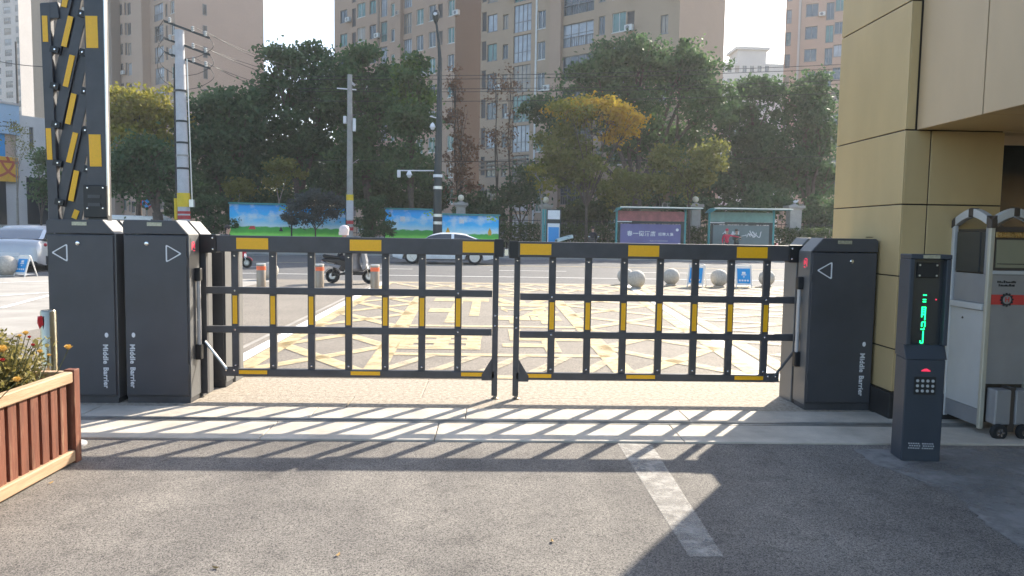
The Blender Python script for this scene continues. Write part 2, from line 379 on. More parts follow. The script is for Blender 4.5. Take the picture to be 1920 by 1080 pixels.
leafmat('leaf_hedge', [(.03, .06, .02), (.06, .1, .03), (.09, .135, .045)])
leafmat('leaf_rose', [(.16, .15, .04), (.25, .22, .07), (.34, .28, .11), (.2, .13, .06)], .45)
leafmat('petal_yellow', [(.6, .36, .06), (.68, .44, .12), (.68, .5, .24)], .3)
leafmat('petal_red', [(.3, .02, .02), (.4, .05, .04)], .3)

# ------------------------------------------------------------------ ground
def sheet(name, poly, z, m, kind='structure', parent=None, label=None):
    b = MB(); b.add([(x, y, z) for x, y in poly], [tuple(range(len(poly)))])
    o = b.build(name, m, parent)
    if kind and parent is None: o['kind'] = kind
    return o
def slab(name, x0, x1, y0, y1, z0, z1, m, parent=None, bev=.006):
    o = MB().box(x0, x1, y0, y1, z0, z1).build(name, m, parent, bev=bev)
    if parent is None: o['kind'] = 'structure'
    return o
sheet('ground', [(-290, -8), (290, -8), (290, 285), (-290, 285)], -.03, 'earth')
sheet('forecourt', [(-14, -7), (12, -7), (12, 5.30), (-14, 5.30)], 0, 'asphalt_yard')
pv = MB().box(-14, 12, 5.24, 7.52, -.026, -.006).build('gate_threshold', 'concrete_worn'); pv['kind'] = 'structure'
xs = [-14, -11.6, -9.4, -7.0, -5.0, -3.4, -1.62, -.38, 1.42, 3.2, 5.1, 7.2, 9.4, 12]
for a, b in zip(xs[:-1], xs[1:]):
    slab('concrete_slab', a+.003, b-.003, 5.245, 5.715, -.03, .014, 'concrete', pv)
    slab('concrete_slab', a+.203, b+.197 if b < 12 else b, 5.835, 6.205, -.03, .012, 'concrete', pv)
for a, b in ((-14, -6.1), (-6.1, -1.2), (-1.2, 3.9), (3.9, 12)):
    slab('apron_slab', a+.004, b-.004, 6.222, 6.655, -.03, .004, 'concrete_worn', pv)
    slab('apron_slab', a+.6, b+.592 if b < 12 else b, 6.668, 7.50, -.03, .0, 'concrete_worn', pv)
tr = MB()
for y in (5.73, 5.765, 5.80, 5.822): tr.box(-14, 12, y-.006, y+.006, -.026, .017 if y != 5.765 else .004)
tr.box(-14, 12, 5.716, 5.834, -.028, .002)
tr.build('track_rail', 'steel_track', pv)
# driveway, side yard, street
sheet('driveway', [(-3.05, 7.5), (9.5, 7.5), (11, 22.2), (-3.2, 22.2)], -.004, 'asphalt_drive')
sheet('side_yard', [(-40, 7.5), (-3.05, 7.5), (-3.2, 22.2), (-40, 22.2)], -.006, 'pavement')
sheet('side_yard_lane', [(-6.6, 7.5), (-3.12, 7.5), (-3.26, 22.2), (-6.2, 22.2)], -.002, 'asphalt_drive')
sheet('side_yard_right', [(9.5, 7.5), (60, 7.5), (60, 22.2), (11, 22.2)], -.006, 'pavement')
sheet('road', [(-200, 22.2), (200, 22.2), (200, 43.2), (-200, 43.2)], -.01, 'asphalt_road')
slab('far_sidewalk', -200, 200, 43.4, 52, -.03, .12, 'pavement', bev=0)
kb = MB().box(-60, 60, 43.2, 43.4, -.03, .10).build('kerb', 'kerb_stone'); kb['kind'] = 'structure'
for i in range(40):
    slab('kerb_stone', -30+i*1.5+.01, -30+(i+1)*1.5-.01, 43.18, 43.38, -.02, .135, 'kerb_stone', kb, bev=.01)
def marking(name, polys, z, m, label=None):
    b = MB()
    for p in polys: b.add([(x, y, z) for x, y in p], [tuple(range(len(p)))])
    o = b.build(name, m); o['kind'] = 'structure'; return o
def seg(a, b, w):
    a, b = Vector(a), Vector(b); d = (b-a).normalized(); n = Vector((-d.y, d.x))*w/2
    return [tuple(a-n), tuple(b-n), tuple(b+n), tuple(a+n)]
p1, p2, p3, p4 = gnd(1158, 832), gnd(1243, 838), gnd(1357, 1045), gnd(1292, 1045)
marking('lane_line', [[p1.xy, p4.xy, p3.xy, (p1.x+.24, p1.y-.02)]], .004, 'paint_white_worn')
marking('driveway_edge_line', [seg((-2.83, 7.6), (-3.06, 22), .17)], .002, 'paint_white')
marking('driveway_side_line', [seg((3.06, 7.6), (4.05, 22), .17)], .002, 'paint_white')
marking('threshold_line', [seg((-2.7, 7.6), (9.2, 7.66), .16)], .006, 'paint_yellow')
yl = [seg((-1.22, 7.75), (-1.58, 17.3), .24), seg((1.47, 7.75), (1.49, 17.3), .24), seg((-2.62, 7.75), (-2.86, 21.4), .2), seg((2.9, 7.75), (3.7, 21.4), .21),
      seg((3.3, 7.75), (4.3, 21.4), .21), seg((-2.9, 17.4), (10, 17.4), .24), seg((-2.9, 21.5), (10.6, 21.5), .2), seg((-1.3, 11.75), (1.5, 11.75), .18), seg((-1.25, 9.0), (1.48, 9.0), .18)]
for k in range(5):
    y = 7.75+k*1.92
    yl += [seg((-2.66-.02*k, y), (-1.3-.06*k, y+1.9), .2), seg((-1.3-.06*k, y), (-2.66-.02*k, y+1.9), .2)]
    yl += [seg((1.5, y), (2.9+.11*k, y+1.9), .2), seg((2.9+.11*k, y), (1.5, y+1.9), .2)]
marking('keep_clear_marking', yl, .006, 'paint_yellow')
y2 = []
for k in range(13):
    x = -2.8+k*1.0
    y2 += [seg((x, 17.5), (x+2.2, 21.4), .21)] if x+2.2 < 10.4 else []
    y2 += [seg((x, 21.4), (x+2.2, 17.5), .21)] if x+2.2 < 10.4 else []
for k in range(7):
    y = 7.8+k*1.36
    y2 += [seg((3.5+.07*(y-7.8), y), (8.8, y+2.6), .21), seg((8.8, y), (3.5+.07*(y-7.8), y+2.6), .21)]
y2 += [seg((-1.2+.55*k, 7.8), (-.7+.55*k, 8.9), .14) for k in range(5)]
marking('box_junction_marking', y2, .010, 'paint_yellow_faint')
for body, y0, ln in (('禁止', 14.5, 4.7), ('占用', 10.35, 2.2)):
    me = text_mesh(body, 1.0, 0.0, .035, space=1.12); c = [v.co for v in me.vertices]
    xs_ = [v.x for v in c]; ys_ = [v.y for v in c]; mx, my = (min(xs_)+max(xs_))/2, (min(ys_)+max(ys_))/2; sw, sh = max(xs_)-min(xs_), max(ys_)-min(ys_)
    for v in me.vertices: v.co = Vector((-(v.co.x-mx)*2.5/sw+.06, -(v.co.y-my)*ln/sh+y0, .006))
    me.materials.clear(); me.materials.append(M['paint_yellow'])
    o = link(bpy.data.objects.new('fire_lane_lettering', me)); o['kind'] = 'structure'
marking('parking_line', [seg(gnd(0, 578).xy, gnd(95, 553).xy, .12), seg(gnd(0, 555).xy, gnd(95, 548).xy, .12), seg(gnd(0, 530).xy, gnd(95, 527).xy, .15)], .002, 'paint_white')
marking('road_line', [seg((-60, 25.0), (60, 25.0), .14), seg((-60, 41.6), (60, 41.6), .14)]+[seg((-60+6*k, 29.2), (-57+6*k, 29.2), .14) for k in range(20)], -.004, 'paint_white')
marking('centre_line', [seg((-60, 33.2), (60, 33.2), .13), seg((-60, 33.5), (60, 33.5), .13)], -.004, 'paint_yellow')
cp = [gnd(*q).xy for q in ((1600, 843), (1640, 872), (1700, 893), (1790, 930), (1850, 985), (1920, 1032), (2300, 1300), (2900, 1300), (2900, 838))]
cj = []
for a, b in zip(cp[:6], cp[1:7]):
    for i in range(9): cj.append(a.lerp(b, i/9)+Vector((random.gauss(0, .008), random.gauss(0, .008))))
cp = cj+cp[6:]
sheet('concrete_patch', [(p.x, min(p.y, 5.232)) for p in cp], .004, 'patch_screed')

# ------------------------------------------------------------------ barrier cabinets
def rounded_tri(cx, cz, w, h, sgn, rad=.012, n=5):
    # outline of a rounded triangle pointing to sgn*x
    P = [Vector((cx+sgn*w/2, cz)), Vector((cx-sgn*w/2, cz+h/2)), Vector((cx-sgn*w/2, cz-h/2))]
    pts = []
    for i in range(3):
        a, b, c = P[i-1], P[i], P[(i+1) % 3]
        d1, d2 = (a-b).normalized(), (c-b).normalized(); q = rad*1.7
        p0, p2_ = b+d1*q, b+d2*q
        for k in range(n+1):
            t = k/n; pts.append(p0*(1-t)**2+b*2*t*(1-t)+p2_*t*t)
    return pts
def arrow(parent, cx, cz, sgn, y, w=.135, h=.155):
    o = rounded_tri(cx, cz, w, h, sgn); b = MB(); n = len(o); c = Vector((cx-sgn*w*.1, cz))
    inn = [p+(c-p).normalized()*.016 for p in o]
    b.add([(p.x, y-.0015, p.y) for p in o]+[(p.x, y-.0015, p.y) for p in inn]+[(p.x, y, p.y) for p in o]+[(p.x, y, p.y) for p in inn],
          [(i, (i+1) % n, n+(i+1) % n, n+i) for i in range(n)]+[(i, 2*n+i, 2*n+(i+1) % n, (i+1) % n) for i in range(n)]+[(n+i, n+(i+1) % n, 3*n+(i+1) % n, 3*n+i) for i in range(n)])
    b.build('arrow_symbol', 'print_white', parent)
def cabinet(label, x0, x1, yf, yb, H, lane, txt_side, arrow_sgn, group, led=True, tubelight=True, extras=True):
    # lane=+1: the lane is on the +x side
    w = x1-x0; t = thing('barrier_cabinet', label, 'cabinet', ((x0+x1)/2, yf, 0), 0, group)
    hw = w/2; d = yb-yf; lh = .115; ym = d*.44   # front half, slot, rear half
    body = MB(); body.box(-hw, hw, .012, ym, .06, H-lh-.006); body.build('body', 'cabinet_paint', t, bev=.006)
    MB().box(-hw+.012, hw-.012, 0, .014, .075, H-lh-.016).build('door_panel', 'cabinet_paint', t, bev=.004)
    MB().box(-hw+.004, hw-.004, .02, ym-.01, 0, .062).build('plinth', 'dark_metal', t, bev=.004)
    s = lane
    def lidpoly(ch): return [(-s*hw, H-lh), (-s*hw, H-.02), (-s*(hw-.02), H), (s*(hw-ch), H), (s*hw, H-lh+.0), ]
    lid = MB().prism(lidpoly(.10), .004, ym, 'Y').build('lid', 'cabinet_paint', t, bev=.005)
    MB().prism([(s*(hw-.098), H+.002), (s*(hw+.003), H-lh+.002), (s*(hw+.003), H-lh-.012), (s*(hw-.12), H-.03)], .012, ym-.006, 'Y').build('lid_chamfer', 'lid_grey', t)
    # rear half
    rb = MB(); rb.box(-hw, hw-.0, ym+.055, d, .0, H-lh-.004)
    rb.build('rear_housing', 'cabinet_side', t, bev=.006)
    MB().prism(lidpoly(.10), ym+.055, d, 'Y').build('rear_lid', 'lid_grey', t, bev=.005)
    MB().box(-hw+.01, hw-.06, ym-.002, ym+.057, 0, H-lh-.02).build('slot_core', 'black_plastic', t)
    # lane-side panel
    MB().box(s*hw-.002 if s > 0 else s*hw-.004, s*hw+.004 if s > 0 else s*hw+.002, .016, ym-.004, .05, H-lh-.008).build('side_panel', 'cabinet_side', t)
    if extras:
        arrow(t, (-s*0+ (arrow_sgn*(hw-.115) if lane*arrow_sgn > 0 else arrow_sgn*(hw-.105))), H-.275, arrow_sgn, 0)
        for zh in (.3, H-.34):
            MB().tube([((-hw+.004) if txt_side > 0 else (hw-.004), -.004, zh-.035), ((-hw+.004) if txt_side > 0 else (hw-.004), -.004, zh+.035)], .007, 8).build('door_hinge', 'dark_metal', t, smooth=True)
        lx = -.06 if arrow_sgn*lane < 0 else -.07
        if arrow_sgn < 0 and lane > 0: lx = -.02
        if arrow_sgn < 0 and lane < 0: lx = .06
        MB().lathe([(.017, 0), (.017, -.006), (.012, -.009), (0.004, -.009)], 14, (lx, 0, H-.195), 'Y').build('lock', 'chrome', t, smooth=True)
        pl = MB().box(-.065, .055, -.002, .006, H-.048, H-.018).build('nameplate', 'plaque', t)
        tx = -hw+.06 if txt_side < 0 else hw-.095
        for wd, zc in (('Middle', .425), ('Barrier', .225)): text('lettering', wd, .058, 'print_white', t, (tx, -.0012, zc), (math.pi/2, math.pi/2, 0), bold=.0016, space=1.06)
        dot = MB(); dot.sphere((tx+.012, -.0002, .585), .017, 12, 8, .9, .12, 1.25); dot.build('logo_mark', 'print_white', t, smooth=True)
    if led:
        lp = MB(); xx = s*(hw+.006)
        MB().box(min(xx, xx-s*.004), max(xx, xx-s*.004), .05, .15, H-.27, H-.145).build('display_window', 'cabinet_side', t)
        yy = .07
        for k, (a, b, c, e) in enumerate([(0, .006, .01, .075), (.012, .05, .073, .079), (.028, .034, .03, .06), (.034, .062, .0, .007), (.055, .061, .02, .065)]):
            lp.box(min(xx, xx+s*.002), max(xx, xx+s*.002), yy+a, yy+b, H-.255+c, H-.255+e)
        lp.build('display_glyph', 'led_red', t)
    if tubelight:
        xx = s*(hw+.028); yy = ym*.62
        MB().tube([(xx, yy, .48), (xx, yy, 1.05)], .017, 12).build('light_tube', 'tube_light', t, smooth=True)
        for z0, z1 in ((.36, .49), (1.04, 1.15)):
            MB().box(min(s*hw+s*.001, xx+s*.024), max(s*hw+s*.001, xx+s*.024), yy-.03, yy+.03, z0, z1).build('tube_end_cap', 'black_plastic', t, bev=.008)
    return t
YF = 6.31
cabinet('dark grey barrier cabinet with left arrow, under the raised folding arm', -3.675, -3.118, YF-.01, 6.86, 1.545, 1, 1, -1, 'barrier cabinets', led=False, tubelight=False)
cabinet('dark grey barrier cabinet with right arrow, at hinge of the left gate leaf', -3.06, -2.525, YF+.01, 6.86, 1.55, 1, -1, 1, 'barrier cabinets')
cabinet('plain grey rear cabinet standing behind the left gate hinge', -2.98, -2.46, 6.98, 7.5, 1.40, 1, 1, 1, 'barrier cabinets', led=False, tubelight=False, extras=False)
cabinet('dark grey barrier cabinet with left arrow, against the tan pillar', 2.735, 3.31, YF-.03, 6.86, 1.49, -1, 1, -1, 'barrier cabinets')

# ------------------------------------------------------------------ gate leaves
YG = 6.62; HALF = .032
_bolt = None
def bolt(parent, x, z, y=None, r=.009):
    global _bolt
    if _bolt is None:
        _bolt = MB().lathe([(.009, .001), (.009, -.003), (.005, -.007), (0.0, -.007)], 10, axis='Y').build('bolt', 'chrome', parent, smooth=True, loc=(x, y, z)); return _bolt
    return inst(_bolt, 'bolt', parent, (x, y, z))
def leaf(label, xh, xe, bars, post, zt, zb, z1, z2, z3, s):
    # s=+1: hinge on the left, free end on the right
    t = thing('gate_leaf', label, 'gate', (xh, YG, 0), 0, 'swing gate leaves')
    X = lambda v: v-xh
    lo, hi = sorted((X(xh+s*.115), X(xe)))
    beam = MB().box(lo, hi, -HALF-.012, HALF+.012, zb, zt).build('top_beam', 'dark_metal', t, bev=.005)
    a, b = sorted((X(xh-s*.035), X(xh+s*.135)))
    br = MB().box(a, b, -HALF-.022, HALF+.022, zb-.012, zt+.006).build('hinge_bracket', 'black_plastic', t, bev=.006)
    for z in (zb+.02, zt-.025):
        for q in (.105,): bolt(br, X(xh+s*q), z, -HALF-.022)
    ec = MB().box(*sorted((X(xe-s*.075), X(xe+s*.004))), -HALF-.016, HALF+.016, zb-.01, zt+.004).build('end_cap', 'black_plastic', t, bev=.004)
    # hinge post
    MB().box(*sorted((X(xh-s*.02), X(xh+s*.035))), -.025, .025, .03, zb-.012).build('hinge_post', 'dark_metal', t, bev=.004)
    for z in (z1, z2):
        r_ = MB().box(*sorted((X(xh+s*.0), X(post-s*.03))), -.024, .024, z-.03, z+.03).build('rail', 'dark_metal', t, bev=.004)
        for i in (0, 6): bolt(r_, X(bars[i] if s > 0 else bars[i]), z, -.024)
    bo = MB().box(*sorted((X(xh+s*.2), X(post))), -.026, .026, z3-.036, z3+.03).build('bottom_rail', 'dark_metal', t, bev=.005)
    for bx in bars:
        bb = MB().box(X(bx)-.031, X(bx)+.031, -.018, .018, z3+.03, zb).build('bar', 'dark_metal', t, bev=.004)
        MB().box(X(bx)-.02, X(bx)+.02, -.021, -.017, z2+.05, z1-.045).build('reflector', 'reflector', bb)
        bolt(bb, X(bx), zb-.035, -.018); bolt(bb, X(bx), z3+.06, -.018)
    def refl(parent, x, w, z, h, y):
        MB().box(X(x)-w/2, X(x)+w/2, y-.003, y+.002, z-h/2, z+h/2).build('reflector', 'reflector', parent)
    for x in refx[label]: refl(beam, x[0], .275, (zt+zb)/2+.002, .098, -HALF-.012)
    for x in refx[label]: refl(bo, x[1], .26, z3+.002, .034, -.026)
    pp = MB().box(X(post)-.026, X(post)+.026, -.026, .026, .035, zb).build('end_post', 'dark_metal', t, bev=.004)
    MB().prism([(X(post)-s*.026, z3+.15), (X(post)-s*.026, z3-.05), (X(post)-s*.115, z3-.05), (X(post)-s*.115, z3+.0)], -.034, -.026).build('gusset', 'dark_metal', t)
    bolt(pp, X(post)-s*.0, zb-.03, -.026); bolt(pp, X(post), z2+.15, -.026); bolt(pp, X(post), z2+.06, -.026)
    ft = MB().lathe([(.034, .002), (.036, .012), (.02, .02), (.014, .04)], 12, (X(post)+.008, -.004, 0)).build('levelling_foot', 'stainless', t, smooth=True)
    # diagonal stay
    st = MB().tube([(X(xh+s*.02), -.035, .5), (X(xh+s*.21), -.04, z3+.03)], .012, 8).build('stay', 'alu' if s > 0 else 'dark_metal', t, smooth=True)
    MB().box(*sorted((X(xh+s*.17), X(xh+s*.31))), -.034, -.026, z3-.03, z3+.05).build('stay_plate', 'dark_metal', t)
    for q in (.2, .27): bolt(bo, X(xh+s*q), z3+.02, -.034)
    return t
LBL_L = 'left gate leaf with diagonal bright stay, hinged on the left cabinet'
LBL_R = 'right gate leaf hinged on the cabinet by the tan pillar'
gx = lambda px: ax(px, YG)
refx = {LBL_L: [(at(476, 455, YG).x, at(475, 697, YG).x), (at(687, 460, YG).x, at(686, 699, YG).x), (at(897, 464, YG).x, at(892, 701, YG).x)],
        LBL_R: [(at(1004, 467, YG).x, at(1006, 702, YG).x), (at(1205, 472, YG).x, at(1200, 706, YG).x), (at(1407, 477, YG).x, at(1402, 709, YG).x)]}
leaf(LBL_L, -2.515, .115, [gx(p) for p in (441, 512, 584, 654, 723, 792, 860)], gx(930), 1.432, 1.29, .95, .605, .225, 1)
leaf(LBL_R, 2.79, .172, [gx(p) for p in (1036, 1103.5, 1170.5, 1238, 1304, 1371, 1438)], gx(970), 1.418, 1.28, .928, .59, .218, -1)
lk = thing('gate_lock', 'small bright magnetic lock between the two gate leaves', 'lock', (.143, YG, 1.3))
MB().box(-.018, .02, -.02, .02, -.01, .05).build('lock_body', 'chrome', lk, bev=.003)
MB().tube([(0, 0, .05), (0, 0, .11)], .007, 8).build('lock_pin', 'chrome', lk)

# ------------------------------------------------------------------ raised folding arm over the left cabinet
YA = 6.42
def apt(px, py): return at(px, py, YA)
ra = thing('raised_barrier_arm', 'raised folding barrier arm with slanted slats above the left cabinet', 'barrier arm', (-3.2, YA, 1.5))
def off(p): return Vector(p)-Vector((-3.2, YA, 1.5))
def plank(name, a, b, w, th, y, m, parent):
    A, B = off(apt(*a)), off(apt(*b)); A.y = y; B.y = y
    return MB().bar(A, B, w, th, (0, 1, 0)).build(name, m, parent, bev=.004)
PX = YA/1400
mainb = plank('main_beam', (188, 420), (177, -140), .162, .07, 0, 'dark_metal', ra)
plank('edge_strip', (207, 405), (197, -140), .012, .03, -.03, 'alu', ra)
for a, b in (((177.5, 92), (175.5, 32)), ((184, 313), (181.5, 253))):
    plank('reflector', a, b, .098, .004, -.036, 'reflector', mainb)
slimb = plank('slim_beam', (104, 420), (87, 8), .082, .05, 0, 'dark_metal', ra)
plank('cap_beam', (80, 22), (112, 20), .13, .05, .002, 'dark_metal', ra)
plank('inner_strip', (110, 408), (97, 60), .012, .02, -.012, 'alu', ra)
for a, b in (((89, 80), (87, 31)), ((97, 300), (94, 241))):
    plank('reflector', a, b, .044, .004, -.026, 'reflector', slimb)
# slanted slats, each hung between the two beams
for k, (lx, ly) in enumerate([(105, 95), (105, 163), (107.5, 235), (110.5, 307), (114, 380), (116, 453), (119, 526)]):
    rx, ry = lx+46, ly-210; fy = lambda y: rx+(lx-rx)*(y-ry)/(ly-ry)
    ys0, ys1 = min(ly+6, 414), max(ry-6, -60)
    plank('slat', (fy(ys0), ys0), (fy(ys1), ys1), .083, .03, .008+.02*(k % 2), 'dark_metal', ra)
    if ly < 400:
        bk = plank('slat_bracket', (lx-9, ly-3), (lx+8, ly+1), .055, .012, -.02, 'black_plastic', ra); q = off(apt(lx+1, ly-1)); bolt(bk, q.x, q.z, -.027)
    if ry > -20:
        bk = plank('slat_bracket', (rx-5, ry), (rx+12, ry+4), .055, .012, -.02, 'black_plastic', ra); q = off(apt(rx+1, ry+2)); bolt(bk, q.x, q.z, -.027)
for a, b in (((121, 88), (134, 31)), ((124, 163), (137, 104)), ((128, 233), (140, 176)), ((130, 305), (143, 249)), ((134, 377), (145, 320)), ((140, 410), (146, 394)), ((121, 14), (128, -20))):
    plank('reflector', a, b, .046, .004, -.0115, 'reflector', ra)
mp_ = MB(); q0, q1 = off(apt(164, 408)), off(apt(206, 348))
mp_ = MB().box(q0.x, q1.x, -.06, -.036, q0.z, q1.z).build('mounting_plate', 'black_plastic', ra, bev=.006)
for px, py in ((171, 353), (200, 353), (171, 391), (200, 391)):
    q = off(apt(px, py)); bolt(mp_, q.x, q.z, -.06)
for z in (.35, .6): MB().box(q0.x+.04, q1.x-.05, -.066, -.06, q0.z+(q1.z-q0.z)*z, q0.z+(q1.z-q0.z)*(z+.1)).build('plate_slot', 'dark_metal', mp_)

# ------------------------------------------------------------------ pillar, canopy, gatehouse
pil = thing('clad_pillar', 'tan metal clad pillar carrying the canopy, black stone foot', 'pillar', (3.33, 6.0, 0))
def W2(b, name, m, parent, org, **k):      # world-space mesh under a thing at org
    b.v = [(x-org[0], y-org[1], z-org[2]) for x, y, z in b.v]; return b.build(name, m, parent, **k)
PO = (3.33, 6.0, 0)
W2(MB().box(3.342, 4.14, 6.012, 7.19, 0, 6.0), 'core', 'panel_joint', pil, PO)
W2(MB().box(3.305, 4.16, 5.975, 7.22, 0, .225), 'stone_foot', 'black_stone', pil, PO, bev=.004)
zs = [.23, .587, 1.19, 1.775, 2.372, 3.39, 4.45, 5.9]; g = .0055
for a, b in zip(zs[:-1], zs[1:]):
    W2(MB().box(3.33, 3.3425, 6.0, 7.2, a+g, b-g), 'panel', 'panel_tan', pil, PO, bev=.003)
    cols = [(3.343, 3.545), (3.545, 4.15)] if b < 2.4 else [(3.343, 3.415)]
    for c0, c1 in cols:
        W2(MB().box(c0+(g if c0 > 3.4 else 0), c1-(g if c1 < 4 else 0), 6.0, 6.0125, a+g, b-g), 'panel', 'panel_tan', pil, PO, bev=.003)
W2(MB().box(3.33, 3.332, 6.42, 6.55, 1.50, 1.508).box(3.328, 3.33, 6.43, 6.54, 1.502, 1.506), 'vent_slot', 'panel_joint', pil, PO)
can = thing('canopy', 'tan metal clad canopy reaching out from the pillar', 'canopy', (3.42, 6.0, 2.372))
CO = (3.42, 6.0, 2.372)
W2(MB().box(3.436, 10, -2.2, 5.99, 2.386, 5.2), 'core', 'panel_joint', can, CO)
W2(MB().box(4.16, 10, 6.0, 8.3, 2.9, 5.2), 'rear_core', 'panel_back', can, CO)
ys = [6.0, 5.19, 4.3, 3.4, 2.5, 1.6, .7, -.2, -1.1, -2.2]
for a, b in zip(ys[1:], ys[:-1]):
    W2(MB().box(3.42, 3.4345, a+.006, b-.006, 2.372, 4.7), 'panel', 'panel_beige', can, CO, bev=.003)
    for c0, c1 in ((3.44, 4.55), (4.55, 5.9), (5.9, 7.4), (7.4, 9.9)):
        W2(MB().box(c0+.005, c1-.005, a+.005, b-.005, 2.374, 2.385), 'soffit_panel', 'panel_tan', can, CO)
W2(MB().box(4.95, 10, -2.2, 4.7, 0, 2.37), 'unseen_shade_wall', 'panel_tan', can, CO)  # unseen wall, added to block light from the right under the canopy
gh = thing('gatehouse', 'cream gatehouse wall and window behind the tan pillar', 'building', (5, 8.2, 0))
GO = (5, 8.2, 0)
W2(MB().box(4.2, 10, 8.0, 8.2, 0, .95).box(4.2, 10, 8.0, 8.2, 2.62, 2.89).box(4.2, 4.62, 8.0, 8.2, .95, 2.62).box(7.4, 10, 8.0, 8.2, .95, 2.62), 'wall', 'wall_cream', gh, GO)
W2(MB().box(5.45, 10, 9.8, 10.0, 0, 2.89).box(9.8, 10, 8.2, 9.8, 0, 2.89), 'back_wall', 'wall_cream', gh, GO)
W2(MB().box(5.45, 10, 8.31, 10.0, 2.9, 3.1), 'roof', 'panel_back', gh, GO)
wf = W2(MB().box(4.62, 7.4, 7.97, 8.06, 2.52, 2.62).box(4.62, 4.72, 7.97, 8.06, .95, 2.52).box(5.9, 6.0, 7.97, 8.06, .95, 2.52).box(4.6, 7.42, 7.93, 8.06, .9, .95), 'window_frame', 'wall_cream', gh, GO)
for a, b in ((4.72, 5.9), (6.0, 7.4)): W2(MB().box(a, b, 8.01, 8.02, .95, 2.52), 'pane', 'glass_win', wf, GO)
W2(MB().box(5.3, 9.7, 8.9, 8.95, .1, 2.4), 'interior_curtain', 'facade_pale', gh, GO)

# ------------------------------------------------------------------ ticket terminal
tm = thing('access_terminal', 'slim dark access terminal with green display and keypad', 'terminal', (2.925, 4.93, .004), -.10)
w = .127
MB().prism([(-.08, 0), (.085, 0), (.085, .70), (-.08, .69)], -w, w, 'X').build('lower_body', 'terminal_paint', tm, bev=.006)
MB().prism([(-.085, .692), (.085, .702), (.085, .79), (-.045, .785)], -w-.006, w+.006, 'X').build('sloped_shelf', 'terminal_paint', tm, bev=.004)
for s in (-1, 1):
    MB().box(*sorted((s*w*.80, s*(w+.006))), -.075, .085, .785, 1.36).build('side_frame', 'terminal_paint', tm, bev=.006)
MB().box(-w-.006, w+.006, -.08, .085, 1.36, 1.392).build('top_frame', 'terminal_paint', tm, bev=.006)
scn = MB().box(-w*.8, w*.8, -.03, .08, .785, 1.36).build('screen', 'glass_dark', tm)
cb = MB().box(-.07, .07, -.042, -.03, 1.235, 1.335).build('camera_plate', 'black_plastic', tm, bev=.004)
for x in (-.055, .055):
    for z in (1.25, 1.32): MB().lathe([(.007, 0), (.006, -.003), (0, -.003)], 10, (x, -.042, z), 'Y').build('screw', 'alu', cb, smooth=True)
MB().box(-.055, .052, -.083, -.079, 1.366, 1.388).build('nameplate', 'plaque', tm)
lg = MB()
for x0, x1, z0, z1 in ((-.02, .003, 1.115, 1.122), (-.02, .001, 1.085, 1.092), (-.02, .001, 1.07, 1.077), (-.025, -.018, .97, 1.04), (-.018, .0, 1.033, 1.04), (-.018, .0, 1.018, 1.025), (-.018, .0, 1.003, 1.01), (-.018, -.004, .985, .993), (-.004, .003, .95, 1.04),
                       (-.018, .002, .935, .941), (-.022, -.015, .905, .935), (-.002, .005, .905, .941), (-.025, -.005, .885, .892), (-.005, .0, .885, .9), (-.01, -.003, .795, .878), (-.022, -.01, .792, .799), (-.026, -.02, .797, .812)):
    lg.box(x0, x1, -.033, -.0305, z0, z1)
lg.build('led_text', 'led_green', scn)['kind'] = 'stuff'
MB().lathe([(.005, 0), (.004, -.003), (0, -.003)], 10, (.066, -.03, 1.09), 'Y').build('status_lamp', 'led_red', scn)
kp = MB().box(-.07, .07, -.0865, -.08, .455, .575).build('keypad', 'black_plastic', tm, bev=.003)
for i in range(4):
    for j in range(3):
        MB().lathe([(.0105, 0), (.009, -.004), (0, -.005)], 10, (-.049+i*.033, -.0865, .548-j*.034), 'Y').build('key', 'print_grey', kp, smooth=True)
gl = MB()
for k in range(7):
    a = math.pi*k/6; gl.box(-.026+.0085*k, -.026+.0085*k+.006, -.083, -.081, .612, .614+.012*math.sin(a)+.004)
gl.build('card_symbol', 'led_red', tm)
gr = MB()
for sx in (-.062, .028):
    for i in range(5):
        for j in range(3):
            gr.lathe([(.0045, 0), (.003, -.0025), (0, -.0025)], 8, (sx-.018+i*.0155+(j % 2)*.0075, -.081, .088+j*.016), 'Y')
gr.build('speaker_grille', 'print_white', tm)

# ------------------------------------------------------------------ retractable gate head
rg = thing('retractable_gate', 'white and grey retractable gate head on black wheels by the pillar', 'gate', (3.76, 5.52, 0))
RO = (3.76, 5.52, 0)
X0, X1, Y0, Y1 = 3.76, 4.13, 5.52, 6.0
def rbox(name, m, x0, x1, y0, y1, z0, z1, bev=0, parent=None): return W2(MB().box(x0, x1, y0, y1, z0, z1), name, m, parent or rg, RO, bev=bev)
for x in (X0, X1-.035):
    for y in (Y0, Y1-.035): rbox('corner_post', 'gate_white' if y > 5.6 else 'gate_cream', x, x+.035, y, y+.035, .05, 1.615, .006)
rbox('side_panel', 'gate_white', X0+.006, X0+.03, Y0+.036, Y1-.036, .2, .955)
rbox('side_kick_panel', 'gate_grey', X0+.008, X0+.03, Y0+.036, Y1-.036, .07, .196)
rbox('side_ledge', 'gate_white', X0-.016, X0+.03, Y0+.036, Y1-.036, .96, 1.01, .006)
rbox('side_inset_panel', 'gate_grey', X0+.02, X0+.03, Y0+.036, Y1-.036, 1.012, 1.235)
wn = rbox('side_window', 'glass_dark', X0+.016, X0+.03, Y0+.085, Y1-.05, 1.245, 1.56, .004)
rbox('side_window_frame', 'gate_grey', X0+.018, X0+.03, Y0+.036, Y0+.083, 1.238, 1.6)
W2(MB().lathe([(.009, 0), (.009, .004), (0, .004)], 10, (X0-.0, 5.8, .88), 'X'), 'keyhole', 'gate_dark', rg, RO)
rbox('inner_body', 'panel_joint', X0+.032, X1-.01, Y0+.03, Y1-.04, .1, 1.58)
